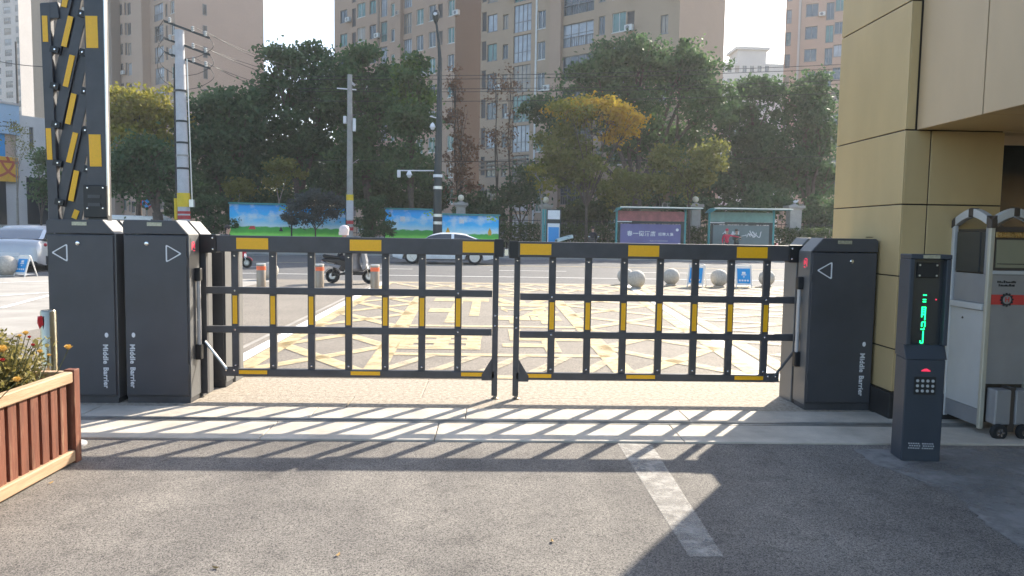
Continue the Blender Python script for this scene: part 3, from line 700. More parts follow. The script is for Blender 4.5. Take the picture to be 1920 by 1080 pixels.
rbox('front_panel', 'gate_grey', X0+.037, X1-.037, Y0+.012, Y0+.03, .4, 1.235)
rbox('front_bar', 'gate_white', X0+.03, X1-.03, Y0+.0, Y0+.03, 1.238, 1.268, .004)
rbox('display_frame', 'gate_dark', X0+.037, X1-.037, Y0+.014, Y0+.03, 1.27, 1.6)
ds = rbox('display', 'screen_beige', X0+.055, X1-.05, Y0+.006, Y0+.02, 1.29, 1.50)
rbox('gold_trim', 'gate_gold', X0+.045, X1-.04, Y0+.004, Y0+.02, 1.515, 1.56, .006)
rb = rbox('red_band', 'print_red', X0+.04, X1-.04, Y0+.006, Y0+.0115, 1.01, 1.085)
gear = MB(); cx, cz = (X0+X1)/2-.03, 1.048
pts = []
for k in range(48):
    a = 2*math.pi*k/48; r_ = .052 if (k//2) % 2 == 0 else .043; pts.append((cx+r_*math.cos(a), cz+r_*math.sin(a)))
W2(gear.prism(pts, Y0-.001, Y0+.005), 'gear_emblem', 'print_black', rg, RO)
W2(MB().lathe([(.032, Y0-.003), (.032, Y0-.0012)], 24, (cx, 0, cz), 'Y'), 'emblem_disc', 'gate_grey', rg, RO)
text('emblem_letter', 'H', .05, 'print_red', rg, (cx-RO[0], Y0-.0045-RO[1], cz), FACE, bold=.0015)
tx = MB()
for r_ in range(2):
    x = cx-.075+.012*r_
    while x < cx+.07-.012*r_:
        ww = random.uniform(.006, .014); zz = 1.175-.027*r_
        tx.box(x, x+ww, Y0+.008, Y0+.0115, zz, zz+random.uniform(.008, .02)); x += ww+random.uniform(.002, .006)
W2(tx, 'maker_lettering', 'print_black', rg, RO)
tx = MB(); x = X0+.065
while x < X1-.06:
    ww = random.uniform(.005, .012); tx.box(x, x+ww, Y0+.004, Y0+.0055, 1.315, 1.322); x += ww+.003
W2(tx, 'display_lettering', 'print_black', rg, RO)
def arch(axis, a0, a1, c, th):
    n = 9; mid = (a0+a1)/2
    P = lambda a: 1.62+.095*(1-abs((a-mid)/((a1-a0)/2))**1.6)
    cuts = [(0, .12, 1), (.12, .45, 0), (.45, .57, 1), (.57, .9, 0), (.9, 1, 1)]
    for u0, u1, dark in cuts:
        poly = []; k = 5; e = .0 if dark else .004
        us = [a0+(a1-a0)*(u0+(u1-u0)*i/k) for i in range(k+1)]
        poly = [(u, P(u)-.035-e) for u in us]+[(u, P(u)+.03-e) for u in us[::-1]]
        if axis == 'Y': b = MB().prism(poly, c-th, c+th, 'X')
        else: b = MB().prism(poly, c-th, c+th, 'Y')
        W2(b, 'arch_joint' if dark else 'arch_segment', 'gate_dark' if dark else 'gate_white', rg, RO, bev=.004)
arch('Y', Y0-.005, Y1+.005, X0+.02, .026); arch('X', X0-.005, X1+.005, Y0+.02, .026)
arch('Y', Y0-.005, Y1+.005, X1-.03, .026)
bx = rbox('wheel_box', 'gate_grey', X0+.05, X0+.17, Y0-.10, Y0+.01, .11, .375, .01); rbox('wheel_box', 'gate_grey', X0+.205, X1-.03, Y0-.10, Y0+.01, .11, .375, .01)
rbox('wheel_box_strap', 'gate_dark', X0+.16, X0+.215, Y0-.085, Y0+.01, .05, .39, .004)
for x in (X0+.075, X0+.27):
    wh = W2(MB().lathe([(.03, -.022), (.055, -.022), (.06, -.01), (.06, .01), (.055, .022), (.03, .022)], 24, (x, Y0-.115, .06), 'Y'), 'wheel', 'rubber', rg, RO, smooth=True)
    W2(MB().lathe([(.03, -.024), (.03, -.02)], 16, (x, Y0-.115, .06), 'Y'), 'wheel_disc', 'gate_dark', wh, RO)
    hub = MB()
    for k in range(5):
        a = 2*math.pi*k/5; hub.bar((x, Y0-.142, .06), (x+.03*math.cos(a), Y0-.142, .06+.03*math.sin(a)), .009, .006, (0, 1, 0))
    W2(hub, 'wheel_spokes', 'chrome', wh, RO)
    W2(MB().bar((x, Y0-.13, .06), (x, Y0-.05, .13), .025, .03), 'wheel_fork', 'gate_dark', rg, RO)

# ------------------------------------------------------------------ wooden planter, roses, bollard
PL = (-2.62, 4.75, 0)
pt = thing('wooden_planter', 'red stained wooden planter box with pale rails at left edge', 'planter', PL)
def pbox(name, m, x0, x1, y0, y1, z0, z1, bev=.004): return W2(MB().box(x0, x1, y0, y1, z0, z1), name, m, pt, PL, bev=bev)
pbox('corner_post', 'wood_red', -2.66, -2.595, 4.70, 4.765, 0, .595); pbox('corner_post', 'wood_red', -3.62, -3.555, 4.70, 4.765, 0, .595)
pbox('top_rail', 'wood_plain', -2.655, -2.60, 2.3, 4.70, .515, .585, .008); pbox('bottom_rail', 'wood_plain', -2.655, -2.60, 2.3, 4.715, .012, .085, .008)
pbox('rear_top_rail', 'wood_plain', -3.56, -2.66, 4.705, 4.76, .52, .58, .008); pbox('rear_bottom_rail', 'wood_plain', -3.56, -2.66, 4.705, 4.76, .012, .085)
y = 4.66
while y > 2.35:
    wd = random.uniform(.066, .076); pbox('slat', 'wood_red', -2.645+random.uniform(-.003, .003), -2.622, y-wd, y, .02, .54, .003); y -= wd+.028
x = -2.72
while x > -3.55:
    pbox('slat', 'wood_red', x-.083, x, 4.72, 4.74, .02, .54, .003); x -= .1
pbox('liner', 'wood_dark', -2.662, -2.65, 2.3, 4.70, .03, .51, 0); pbox('liner', 'wood_dark', -3.55, -2.662, 4.69, 4.70, .03, .51, 0)
pbox('soil', 'soil', -3.55, -2.664, 2.3, 4.69, .05, .45, 0)

def quads_mesh(name, C, U, V, m, parent):
    # C centres, U,V half vectors (n,3): pointed leaf quads
    n = len(C); P = np.empty((n, 4, 3)); P[:, 0] = C-U; P[:, 1] = C+V; P[:, 2] = C+U; P[:, 3] = C-V
    me = bpy.data.meshes.new(name); me.vertices.add(n*4); me.loops.add(n*4); me.polygons.add(n)
    me.vertices.foreach_set('co', P.reshape(-1)); me.loops.foreach_set('vertex_index', np.arange(n*4, dtype=np.int32))
    me.polygons.foreach_set('loop_start', np.arange(0, n*4, 4, dtype=np.int32))
    try: me.polygons.foreach_set('loop_total', np.full(n, 4, dtype=np.int32))
    except Exception: pass
    me.update(); me.validate(); me.materials.append(M[m])
    return link(bpy.data.objects.new(name, me), parent)
def unit(n):
    v = rng.normal(size=(n, 3)); return v/np.linalg.norm(v, axis=1, keepdims=True)
def leaf_uv(n, l, wd):
    u = unit(n); v = np.cross(u, unit(n)); v /= np.linalg.norm(v, axis=1, keepdims=True)+1e-9
    s = rng.uniform(.7, 1.25, (n, 1)); return u*l*s/2, v*wd*s/2
def rose(parent, p, r, m):
    # petals wrapped in three rings
    b = MB()
    for ring, (n, rr, h, tilt) in enumerate(((3, .35, 1.25, .15), (5, .62, 1.1, .35), (6, .95, .85, .6))):
        for k in range(n):
            a = 2*math.pi*(k+.3*ring)/n; d = Vector((math.cos(a), math.sin(a), 0)); t = Vector((-math.sin(a), math.cos(a), 0)); wv = r*.62
            base = d*r*.12; mid = d*r*rr*.7+Vector((0, 0, r*h*.6)); top = d*r*(rr+tilt*.25)+Vector((0, 0, r*h))
            vs = [base-t*wv*.3, base+t*wv*.3, mid+t*wv*.75, mid-t*wv*.75, top+t*wv*.5, top-t*wv*.5, top+d*r*.08+Vector((0, 0, -r*.02))]
            b.add([Vector(p)+v for v in vs], [(0, 1, 2, 3), (3, 2, 4, 5), (5, 4, 6)])
    b.build('rose_bloom', m, parent, smooth=True)
def rose_bush(label, cx, cy, n_stem, hmax, blooms, spread=.2):
    t = thing('rose_bush', label, 'rose bush', (cx, cy, .45), 0, 'rose bushes in the planter')
    sb = MB(); LC = []; 
    for k in range(n_stem):
        a = random.uniform(0, 6.28); r_ = random.uniform(.02, spread); h = random.uniform(.45, 1)*hmax
        p0 = Vector((random.uniform(-.1, .1), random.uniform(-.15, .15), -.02)); p3 = Vector((math.cos(a)*r_, math.sin(a)*r_*1.4, h))
        mid = (p0+p3)/2+Vector((random.uniform(-.04, .04), random.uniform(-.04, .04), .02))
        pts = [p0, (p0+mid)/2, mid, (mid+p3)/2+Vector((random.uniform(-.02, .02), 0, 0)), p3]
        sb.tube(pts, [.005, .0045, .0038, .003, .0018], 5)
        for q in range(int(14+h*60)):
            u = random.uniform(.12, 1); i = min(3, int(u*4)); f_ = u*4-i; c = pts[i].lerp(pts[i+1], f_)
            LC.append(c+Vector((random.gauss(0, .022), random.gauss(0, .022), random.gauss(0, .014))))
        if k % 2:
            q = pts[3]; e = q+Vector((random.uniform(-.08, .08), random.uniform(-.08, .08), random.uniform(.03, .09))); sb.tube([q, (q+e)/2+Vector((0, 0, .01)), e], [.002, .0018, .001], 4)
            for _ in range(6): LC.append(e+Vector((random.gauss(0, .015), random.gauss(0, .015), random.gauss(0, .012))))
    sb.build('stems', 'stem', t)
    C = np.array([tuple(c) for c in LC]); U, V = leaf_uv(len(C), .032, .02)
    o = quads_mesh('leaves', C, U, V, 'leaf_rose', t); o['kind'] = 'stuff'
    for p, r_, m in blooms:
        q = Vector(p)-Vector((cx, cy, .45)); 
        MB().tube([(q.x*.3, q.y*.3, 0), (q.x*.8, q.y*.8, q.z*.55), (q.x, q.y, q.z)], [.004, .003, .0022], 5).build('flower_stem', 'stem', t)
        rose(t, q, r_*.72, m)
rose_bush('rose bush with a large orange yellow bloom at the left frame edge', -2.95, 3.8, 80, .50, [(at(4, 660, 3.9), .04, 'petal_yellow'), (at(32, 716, 3.85), .03, 'petal_yellow'), (at(5, 678, 3.9), .02, 'petal_red')], .26)
rose_bush('rose bush with small yellow and red buds in front of the steel bollard', -2.9, 4.27, 85, .47, [(at(48, 628, 4.35), .026, 'petal_yellow'), (at(37, 632, 4.3), .018, 'petal_yellow'), (at(55, 634, 4.4), .016, 'petal_red'), (at(62, 649, 4.4), .018, 'petal_red'), (at(75, 662, 4.4), .022, 'petal_yellow')], .24)
rose_bush('leaning rose bush with one yellow bloom at the planter far corner', -2.84, 4.5, 42, .37, [(at(128, 655, 4.6), .033, 'petal_yellow'), (at(92, 668, 4.6), .018, 'petal_yellow')], .17)
rose_bush('low leafy rose bush at the bottom left of the planter', -2.85, 3.3, 34, .32, [], .2)

def bollard_s(name, label, p, r, h, band, group=None):
    t = thing(name, label, 'bollard', p, 0, group)
    MB().lathe([(r, 0), (r, h-.012), (r-.006, h-.002), (r-.02, h), (0, h)], 28).build('tube', 'stainless' if band else 'stainless_polished', t, smooth=True)
    if band:
        MB().lathe([(r+.002, h-.17), (r+.002, h-.07)], 28).build('reflective_band', 'band_orange', t, smooth=True)
        MB().lathe([(r+.05, -.0), (r+.05, .01), (r, .012)], 28).build('base_ring', 'stainless', t, smooth=True)
        MB().lathe([(r+.003, h-.035), (r+.003, h-.004), (r-.01, h+.003), (0, h+.003)], 28).build('cap', 'alu', t, smooth=True)
    return t
bb = at(91, 600, 5.12)
bl = bollard_s('steel_post', 'polished stainless steel post behind the rose planter', (bb.x, 5.12, 0), .05, .925, False)
MB().lathe([(.09, 0), (.09, .012), (.05, .016)], 24).build('base_flange', 'stainless', bl, smooth=True)
rbn = MB(); q = at(74, 603, 5.06)-Vector((bb.x, 5.12, 0))
rbn.add([q+Vector(v) for v in ((-.012, 0, .035), (.02, .0, .04), (.022, .005, -.02), (.002, -.004, -.05), (-.018, .003, -.01), (0, -.02, .02))], [(0, 1, 5), (1, 2, 5), (2, 3, 5), (3, 4, 5), (4, 0, 5)])
rbn.build('red_ribbon', 'ribbon', bl)
dc = gnd(150, 834)
MB().lathe([(.075, 0), (.075, .012), (.06, .022), (.02, .026), (0, .026)], 24, (dc.x-.035, dc.y, .0)).build('floor_disc', 'white_plastic', None, smooth=True)
tag(bpy.data.objects['floor_disc'], 'small white round disc on the asphalt beside the planter corner', 'floor disc')
for i, (px, py, txt) in enumerate(((95, 906, 'dry brown leaf on the asphalt beside the planter'), (633, 1041, 'dry leaf on sunlit asphalt near the bottom edge'), (405, 1065, 'pale dry leaf on asphalt at bottom left'), (1035, 1015, 'tiny dry leaf on asphalt left of the white line'))):
    p = gnd(px, py, .004); a = random.uniform(0, 6); l = .02
    o = MB().add([Vector((p.x, p.y, .005))+Vector((math.cos(a+t)*l*k, math.sin(a+t)*l*k, h)) for t, k, h in ((0, 1, .008), (.8, .5, .001), (2.2, .45, .0), (3.14, .9, .006), (4.0, .5, .0), (5.3, .55, .002))], [(0, 1, 2, 3), (0, 3, 4, 5)]).build('dry_leaf', 'dry_leaf')
    tag(o, txt, 'leaf', 'dry leaves on the asphalt')

# ------------------------------------------------------------------ stone balls, bollards, blue boards
_ball = None
def stone_ball(label, p, r):
    global _ball
    t = thing('stone_ball', label, 'stone ball', (p.x, p.y, 0), random.uniform(0, 6), 'stone balls along the pavement edge')
    if _ball is None:
        b = MB(); b.sphere((0, 0, 1.06), 1, 28, 18); _ball = b.build('ball', 'stone_ball', t, smooth=True)
        _ball.scale = (r, r, r)
        f_ = MB().lathe([(.62, 0), (.66, .05), (.62, .13), (.5, .16)], 24).build('ball_foot', 'stone_ball', t, smooth=True); f_.scale = (r, r, r)
        stone_ball.foot = f_
    else:
        inst(_ball, 'ball', t, scale=(r, r, r)); inst(stone_ball.foot, 'ball_foot', t, scale=(r, r, r))
for px, py, r, lb in ((1172, 533, .235, 'grey stone ball half hidden behind the paler front ball'), (1193, 541, .245, 'pale cream stone ball standing nearest the gate, in front'), (1258, 535, .245, 'stone ball left of the two blue boards on the right'),
                      (1348, 538, .25, 'stone ball between the two blue boards'), (1437, 537, .235, 'stone ball right of the blue boards, partly behind a gate bar'), (506, 524, .25, 'white stone ball behind the leftmost steel bollard'), (13, 518, .29, 'large stone ball at left frame edge by the silver car')):
    stone_ball(lb, gnd(px, py), r)
for px, py, lb in ((490, 541, 'stainless bollard with orange band, leftmost of three'), (599, 542, 'stainless bollard with orange band by the scooter rear wheel'), (703, 543, 'stainless bollard with orange band at the scooter front wheel')):
    p = gnd(px, py); bollard_s('steel_bollard', lb, (p.x, p.y, 0), .112, .63, True, 'rising steel bollards')
def ablue(label, p, rz, w=.44, h=.66):
    t = thing('folding_sign', label, 'sign', (p.x, p.y, 0), rz, 'blue folding boards')
    for s, nm in ((-1, 'front_frame'), (1, 'rear_frame')):
        d = .20; P = lambda x, z: (x, s*d*(1-z/h), z)
        MB().tube([P(-w/2, .0), P(-w/2, h*.96), P(-w/2+.03, h), P(w/2-.03, h), P(w/2, h*.96), P(w/2, 0)], .017, 8).build(nm, 'sign_frame', t, smooth=True)
    P = lambda x, z, o=0: (x, -.20*(1-z/h)-o, z)
    pn = MB().add([P(-w/2+.02, .07, .01), P(w/2-.02, .07, .01), P(w/2-.02, h*.95, .01), P(-w/2+.02, h*.95, .01), P(-w/2+.02, .07, -.01), P(w/2-.02, .07, -.01), P(w/2-.02, h*.95, -.01), P(-w/2+.02, h*.95, -.01)],
                  [(0, 1, 2, 3), (7, 6, 5, 4), (0, 4, 5, 1), (1, 5, 6, 2), (2, 6, 7, 3), (3, 7, 4, 0)]).build('board', 'sign_frame', t)
    MB().add([P(-w/2+.035, .13, .014), P(w/2-.035, .13, .014), P(w/2-.035, h*.84, .014), P(-w/2+.035, h*.84, .014)], [(0, 1, 2, 3)]).build('blue_print', 'sign_blue', pn)
    pr = MB()
    for (x0, x1, z0, z1) in ((-.05, .05, .40, .46), (-.07, .07, .36, .385), (-.02, .02, .30, .33))+tuple((-.14+.075*k, -.09+.075*k, .19, .235) for k in range(4)):
        pr.add([P(x0, z0, .017), P(x1, z0, .017), P(x1, z1, .017), P(x0, z1, .017)], [(0, 1, 2, 3)])
    pr.build('white_print', 'print_white', pn)
    MB().add([P(-w/2+.01, .06, -.03), P(w/2-.01, .06, -.03), (w/2-.01, .19, .06), (-w/2+.01, .19, .06)], [(0, 1, 2, 3)]).build('tray', 'sign_frame', t)
    return t
ablue('blue folding board seen at an angle, between two stone balls', gnd(1306, 538), -.55)
ablue('blue folding board with large white symbol, facing the gate', gnd(1392, 539), -.1)
ablue('blue folding board in front of the silver car', gnd(48, 518), -.35, .42, .6)

# ------------------------------------------------------------------ cars
def wheel(parent, x, y, r, s, spokes=10, rimm='rim'):
    w_ = MB().lathe([(r*.66, -.1), (r*.93, -.1), (r, -.06), (r, .06), (r*.93, .1), (r*.66, .1)], 28, (x, y, r), 'Y').build('wheel', 'rubber', parent, smooth=True)
    MB().lathe([(r*.64, -.02), (r*.64, .02)], 24, (x, y+s*.04, r), 'Y').build('wheel_disc', 'black_paint', w_)
    b = MB(); yo = y+s*.095
    for k in range(spokes):
        a = 2*math.pi*k/spokes; b.bar((x+.02*math.cos(a), yo, r+.02*math.sin(a)), (x+r*.67*math.cos(a+.08), yo, r+r*.67*math.sin(a+.08)), .035, .02, (0, 1, 0))
    b.lathe([(r*.60, yo-.012), (r*.69, yo-.012), (r*.69, yo+.012), (r*.60, yo+.012), (r*.60, yo-.012)], 28, (x, 0, r), 'Y')
    b.lathe([(r*.16, yo-.016), (r*.16, yo+.016)], 12, (x, 0, r), 'Y')
    b.build('rim', rimm, w_, smooth=True)
def car(label, loc, rz, L, Wd, H, paintm, belt, roof, wb, r, hood_z, deck_z, light_bar=False):
    # local: front towards -x, length along x from -L/2 to L/2
    t = thing('parked_car' if light_bar else 'passing_car', label, 'car', loc, rz)
    xw = (-wb/2-.02, wb/2-.02); n = 61; hw = Wd/2
    def interp(tab, u): return float(np.interp(u, [a for a, _ in tab], [b for _, b in tab]))
    top = [(0, .5), (.02, .62), (.08, hood_z-.06), (.2, hood_z+.01), (.3, belt-.03), (.5, belt), (.8, belt+.02), (.93, deck_z), (.98, deck_z-.07), (1, deck_z-.22)]
    wid = [(0, .72), (.03, .86), (.1, .95), (.25, 1), (.75, 1), (.9, .97), (.97, .88), (1, .78)]
    V = []; rows = 9
    for i in range(n):
        u = i/(n-1); x = -L/2+L*u; zt = interp(top, u); ww = hw*interp(wid, u)
        zb = .2+.10*max(0, (abs(u-.5)-.42)/.08)
        for q in xw:
            dd = abs(x-q); ra_ = r+.06
            if dd < ra_: zb = max(zb, r+math.sqrt(max(0, ra_*ra_-dd*dd)))
        zb = min(zb, zt-.12); h_ = zt-zb
        sec = [(.0, zb+.0), (ww*.93, zb), (ww*.98, zb+h_*.12), (ww, zb+h_*.4), (ww*.985, zb+h_*.62), (ww*.955, zb+h_*.84), (ww*.88, zt-.012), (ww*.6, zt+.012), (0, zt+.022)]
        V.append([(x, y, z) for y, z in sec])
    b = MB(); 
    for sgn in (-1, 1):
        vs = [(p[0], p[1]*sgn, p[2]) for row in V for p in row]
        b.add(vs, [(i*rows+j, i*rows+j+1, (i+1)*rows+j+1, (i+1)*rows+j) for i in range(n-1) for j in range(rows-1)]+[tuple(range(rows)), tuple(range((n-1)*rows, n*rows))])
    body = b.build('body', paintm, t, smooth=True)
    # greenhouse
    rr = roof; G = []
    ng = 25; u0, u1 = rr[0][0], rr[-1][0]
    for i in range(ng):
        u = u0+(u1-u0)*i/(ng-1); x = -L/2+L*u; zr = interp(rr, u); zb = interp(top, u)-.03; k = max(.02, (zr-zb)/(H-belt))
        wb_ = hw*interp(wid, u)*.93; wr = wb_-hw*.22*min(1, k)
        G.append([(x, wb_, zb), (x, wb_+(wr-wb_)*.5+.012, zb+(zr-zb)*.5), (x, wr+.0, zr-.04*min(1, k)), (x, wr*.86, zr+.0), (x, wr*.45, zr+.018*k), (x, 0, zr+.024*k)])
    gb = MB(); gw = MB()
    for sgn in (-1, 1):
        def vv(rows_): return [(p[0], p[1]*sgn, p[2]) for row in rows_ for p in row]
        k = 6; f_glass = []; f_roof = []
        for i in range(ng-1):
            u = u0+(u1-u0)*(i+.5)/(ng-1); zr = interp(rr, u)
            full = zr > H-.09
            for j in range(5):
                q = (i*k+j, i*k+j+1, (i+1)*k+j+1, (i+1)*k+j)
                pil_ = j < 2 and any(abs(u-pu) < .011 for pu in (u0+.03, (u0+u1)/2+.02))
                if (j < 2 and not pil_) or (j >= 3 and not full): f_glass.append(q)
                else: f_roof.append(q)
        gw.add(vv(G), f_glass); gb.add(vv(G), f_roof)
    gb.build('roof', paintm, t, smooth=True); gw.build('window_glass', 'car_glass', t, smooth=True)
    MB().box(-L/2+.5, L/2-.5, -hw*.7, hw*.7, .3, belt-.05).build('underbody', 'black_paint', t)
    for x in xw:
        for s in (-1, 1): wheel(t, x, s*(hw-.11), r, s)
    for s in (-1, 1):
        MB().sphere((-L/2+.22, s*hw*.72, hood_z-.13), .1, 14, 8, 1.5, .9, .55).build('headlight', 'lamp_clear', t, smooth=True)
        if not light_bar: MB().sphere((L/2-.14, s*hw*.78, deck_z-.14), .1, 14, 8, .9, 1.3, .7).build('tail_light', 'tail_red', t, smooth=True)
        mi = MB().sphere((-L/2+L*(u0+.09), s*(hw+.07), belt+.05), .09, 12, 8, .8, 1.1, .75).build('side_mirror', paintm, t, smooth=True)
        for u in (.42, .63): MB().bar((-L/2+L*u, s*(hw*.985), belt-.16), (-L/2+L*u+.2, s*(hw*.985), belt-.16), .025, .03).build('door_handle', 'chrome', t)
        MB().box(-L/2+.9, L/2-.85, *sorted((s*hw*.90, s*hw*.97)), .185, .23).build('sill', 'black_paint', t)
    MB().box(-L/2-.012, -L/2+.1, -hw*.45, hw*.45, .3, .46).build('grille', 'black_plastic', t, bev=.01)
    if light_bar:
        tl = MB(); m_ = 21
        pts = [(L/2-.17-.30*abs(-1+2*i/(m_-1))**3+.06, hw*.93*(-1+2*i/(m_-1)), deck_z-.165) for i in range(m_)]
        tl.tube(pts, [.02+.035*(abs(-1+2*i/(m_-1))**1.5) for i in range(m_)], 8); tl.build('tail_light_bar', 'tail_red', t, smooth=True)
        MB().box(L/2-.12, L/2+.005, -hw*.75, hw*.75, .2, .36).build('rear_diffuser', 'black_plastic', t, bev=.03)
        MB().box(L/2-.05, L/2+.012, -.26, .26, .5, .62).build('number_plate', 'print_white', t)
    return t
p = gnd(838, 495)
car('white sedan driving past, behind the left gate leaf', (p.x-.15, p.y+.9, -.008), 0, 4.7, 1.85, 1.42, 'white_paint_car', .92, [(.24, .9), (.36, 1.30), (.45, 1.405), (.6, 1.42), (.7, 1.37), (.9, 1.02)], 2.85, .335, .86, .98)
car('silver fastback car parked at left edge, full width tail light', (-15.75, 26.2, -.008), R(-73), 4.95, 1.94, 1.46, 'silver_car', .93, [(.24, .9), (.37, 1.33), (.47, 1.45), (.6, 1.46), (.75, 1.33), (.93, 1.04)], 2.95, .36, .84, 1.02, True)

# ------------------------------------------------------------------ people and scooters
def skin_person(parent, joints, edges, rad, mats, faces_mat):
    names = list(joints); idx = {n: i for i, n in enumerate(names)}
    me = bpy.data.meshes.new('body'); me.from_pydata([joints[n] for n in names], [(idx[a], idx[b]) for a, b in edges], [])
    o = bpy.data.objects.new('body', me); COL.objects.link(o)
    o.modifiers.new('skin', 'SKIN'); o.modifiers['skin'].use_smooth_shade = True
    sv = me.skin_vertices[0].data
    for n in names:
        r_ = rad[n]; sv[idx[n]].radius = r_ if hasattr(r_, '__len__') else (r_, r_)
        sv[idx[n]].use_root = (n == 'pelvis')
    ss = o.modifiers.new('sub', 'SUBSURF'); ss.levels = 2; ss.render_levels = 2
    dg = bpy.context.evaluated_depsgraph_get(); me2 = bpy.data.meshes.new_from_object(o.evaluated_get(dg))
    bpy.data.objects.remove(o)
    me2.materials.clear()
    for m in mats: me2.materials.append(M[m])
    E_ = [(Vector(joints[a]), Vector(joints[b]), faces_mat(a, b)) for a, b in edges]
    for p in me2.polygons:
        best = 1e9; mi = 0; c = p.center
        for a, b, k in E_:
            d = b-a; t_ = max(0, min(1, (c-a).dot(d)/max(d.length_squared, 1e-9))); q = (a+d*t_-c).length_squared
            if q < best: best, mi = q, k
        p.material_index = mi; p.use_smooth = True
    return link(bpy.data.objects.new('body', me2), parent)
def hand(j, e, rad, side, wrist, d, nrm):
    # palm and five fingers rooted in it; d = direction of the fingers, nrm = side direction
    d = Vector(d).normalized(); nrm = Vector(nrm).normalized(); up = d.cross(nrm)
    w_ = Vector(wrist); pk = w_+d*.05; j[side+'palm'] = tuple(pk); rad[side+'palm'] = (.034, .02); e.append((side+'wrist', side+'palm'))
    for k, (o_, l) in enumerate(((-.026, .062), (-.009, .075), (.009, .07), (.026, .056))):
        a = pk+d*.04+nrm*o_; b = a+d*l*.5-up*.012; c = b+d*l*.35-up*.03
        for q, v, r_ in (('a', a, .0095), ('b', b, .009), ('c', c, .0075)): j[f'{side}f{k}{q}'] = tuple(v); rad[f'{side}f{k}{q}'] = r_
        e += [(side+'palm', f'{side}f{k}a'), (f'{side}f{k}a', f'{side}f{k}b'), (f'{side}f{k}b', f'{side}f{k}c')]
    a = w_+d*.03-nrm*.035; b = a+d*.035-nrm*.022-up*.01
    j[side+'ta'] = tuple(a); j[side+'tb'] = tuple(b); rad[side+'ta'] = .011; rad[side+'tb'] = .009
    e += [(side+'palm', side+'ta'), (side+'ta', side+'tb')]
def person(label, loc, rz, pose, top, bottom, hairm='hair', helmet=None, group=None):
    t = thing('person', label, 'person', loc, rz, group); j = {}; e = []; rad = {}
    seated = pose == 'ride'; ph = .74 if seated else .93          # local: facing +x
    lean = .10 if seated else .0
    def J(n, p, r_): j[n] = p; rad[n] = r_
    J('pelvis', (0, 0, ph), (.15, .115)); J('waist', (lean*.25, 0, ph+.17), (.135, .10)); J('chest', (lean*.8, 0, ph+.36), (.165, .115)); J('neckb', (lean*1.1, 0, ph+.52), (.065, .065))
    J('neck', (lean*1.25, 0, ph+.575), (.052, .055)); J('head0', (lean*1.3+.012, 0, ph+.64), (.072, .082)); J('head1', (lean*1.3+.015, 0, ph+.735), (.075, .09)); J('head2', (lean*1.3+.0, 0, ph+.80), (.05, .06))
    e += [('pelvis', 'waist'), ('waist', 'chest'), ('chest', 'neckb'), ('neckb', 'neck'), ('neck', 'head0'), ('head0', 'head1'), ('head1', 'head2')]
    for s, sd in ((-1, 'r'), (1, 'l')):
        J(sd+'sh', (lean, s*.185, ph+.46), .062); e.append(('chest', sd+'sh'))
        if pose == 'ride': el, wr, fd = (.25, s*.26, ph+.28), (.47, s*.27, ph+.31), (1, 0, -.2)
        elif pose == 'reach' and s > 0: el, wr, fd = (.08, .44, ph+.40), (.12, .68, ph+.36), (.1, 1, -.1)
        elif pose == 'hold': el, wr, fd = (.10, s*.24, ph+.2), (.30, s*.12, ph+.22), (.9, -s*.3, .1)
        else: el, wr, fd = (-.02, s*.25, ph+.2), (.07, s*.25, ph-.02), (.1, 0, -1)
        J(sd+'el', el, .046); J(sd+'wrist', wr, .032); e += [(sd+'sh', sd+'el'), (sd+'el', sd+'wrist')]
        hand(j, e, rad, sd, wr, fd, (0, s, 0) if abs(fd[1]) < .8 else (0, 0, 1))
        if seated:
            J(sd+'hip', (.03, s*.09, ph-.03), .09); J(sd+'kn', (.40, s*.13, ph-.06), .065); J(sd+'an', (.36, s*.12, .36), .045); J(sd+'ft', (.52, s*.12, .30), .04)
        else:
            J(sd+'hip', (0, s*.09, ph-.06), .09); J(sd+'kn', (.03, s*.10, .50), .062); J(sd+'an', (-.01, s*.10, .09), .045); J(sd+'ft', (.15, s*.11, .04), .038)
        e += [('pelvis', sd+'hip'), (sd+'hip', sd+'kn'), (sd+'kn', sd+'an'), (sd+'an', sd+'ft')]
    def fm(a, b):
        n = b
        if n in ('neck', 'head0', 'head1', 'head2') or 'palm' in n or (n[1:2] in 'ft' and n[0] in 'rl' and n not in ('rft', 'lft')) and len(n) <= 4 and n[1:] not in ('ft',): return 0
        if n[1:] in ('hip', 'kn', 'an') or n == 'pelvis': return 2
        if n[1:] == 'ft': return 3
        return 1
    body = skin_person(t, j, e, rad, ['skin', top, bottom, 'black_paint'], fm)
    hx, hz = lean*1.3, ph+.72
    fc = MB(); 
    for s in (-1, 1): fc.sphere((hx+.083, s*.032, hz+.005), .012, 8, 6, .5, 1, .7)
    fc.build('eyes', 'hair', t, smooth=True)
    MB().prism([(hx+.085, hz+.01), (hx+.115, hz-.035), (hx+.085, hz-.045)], -.014, .014).build('nose', 'skin', t, smooth=True)
    MB().box(hx+.082, hx+.092, -.024, .024, hz-.075, hz-.065).build('mouth', 'cloth_red', t)
    for s in (-1, 1): MB().sphere((hx, s*.085, hz), .028, 8, 6, .8, .35, 1.2).build('ear', 'skin', t, smooth=True)
    if helmet:
        b = MB(); b.lathe([(.132, -.03), (.142, .03), (.13, .09), (.095, .135), (.045, .158), (0, .163)], 20, (hx-.005, 0, hz)); b.build('helmet', helmet, t, smooth=True)
        MB().lathe([(.136, -.12), (.14, -.03)], 20, (hx-.02, 0, hz)).build('helmet_collar', helmet, t, smooth=True)
    else:
        b = MB(); b.sphere((hx-.02, 0, hz+.045), .112, 16, 10, 1.0, .88, .95); b.build('hair', hairm, t, smooth=True)
    return t
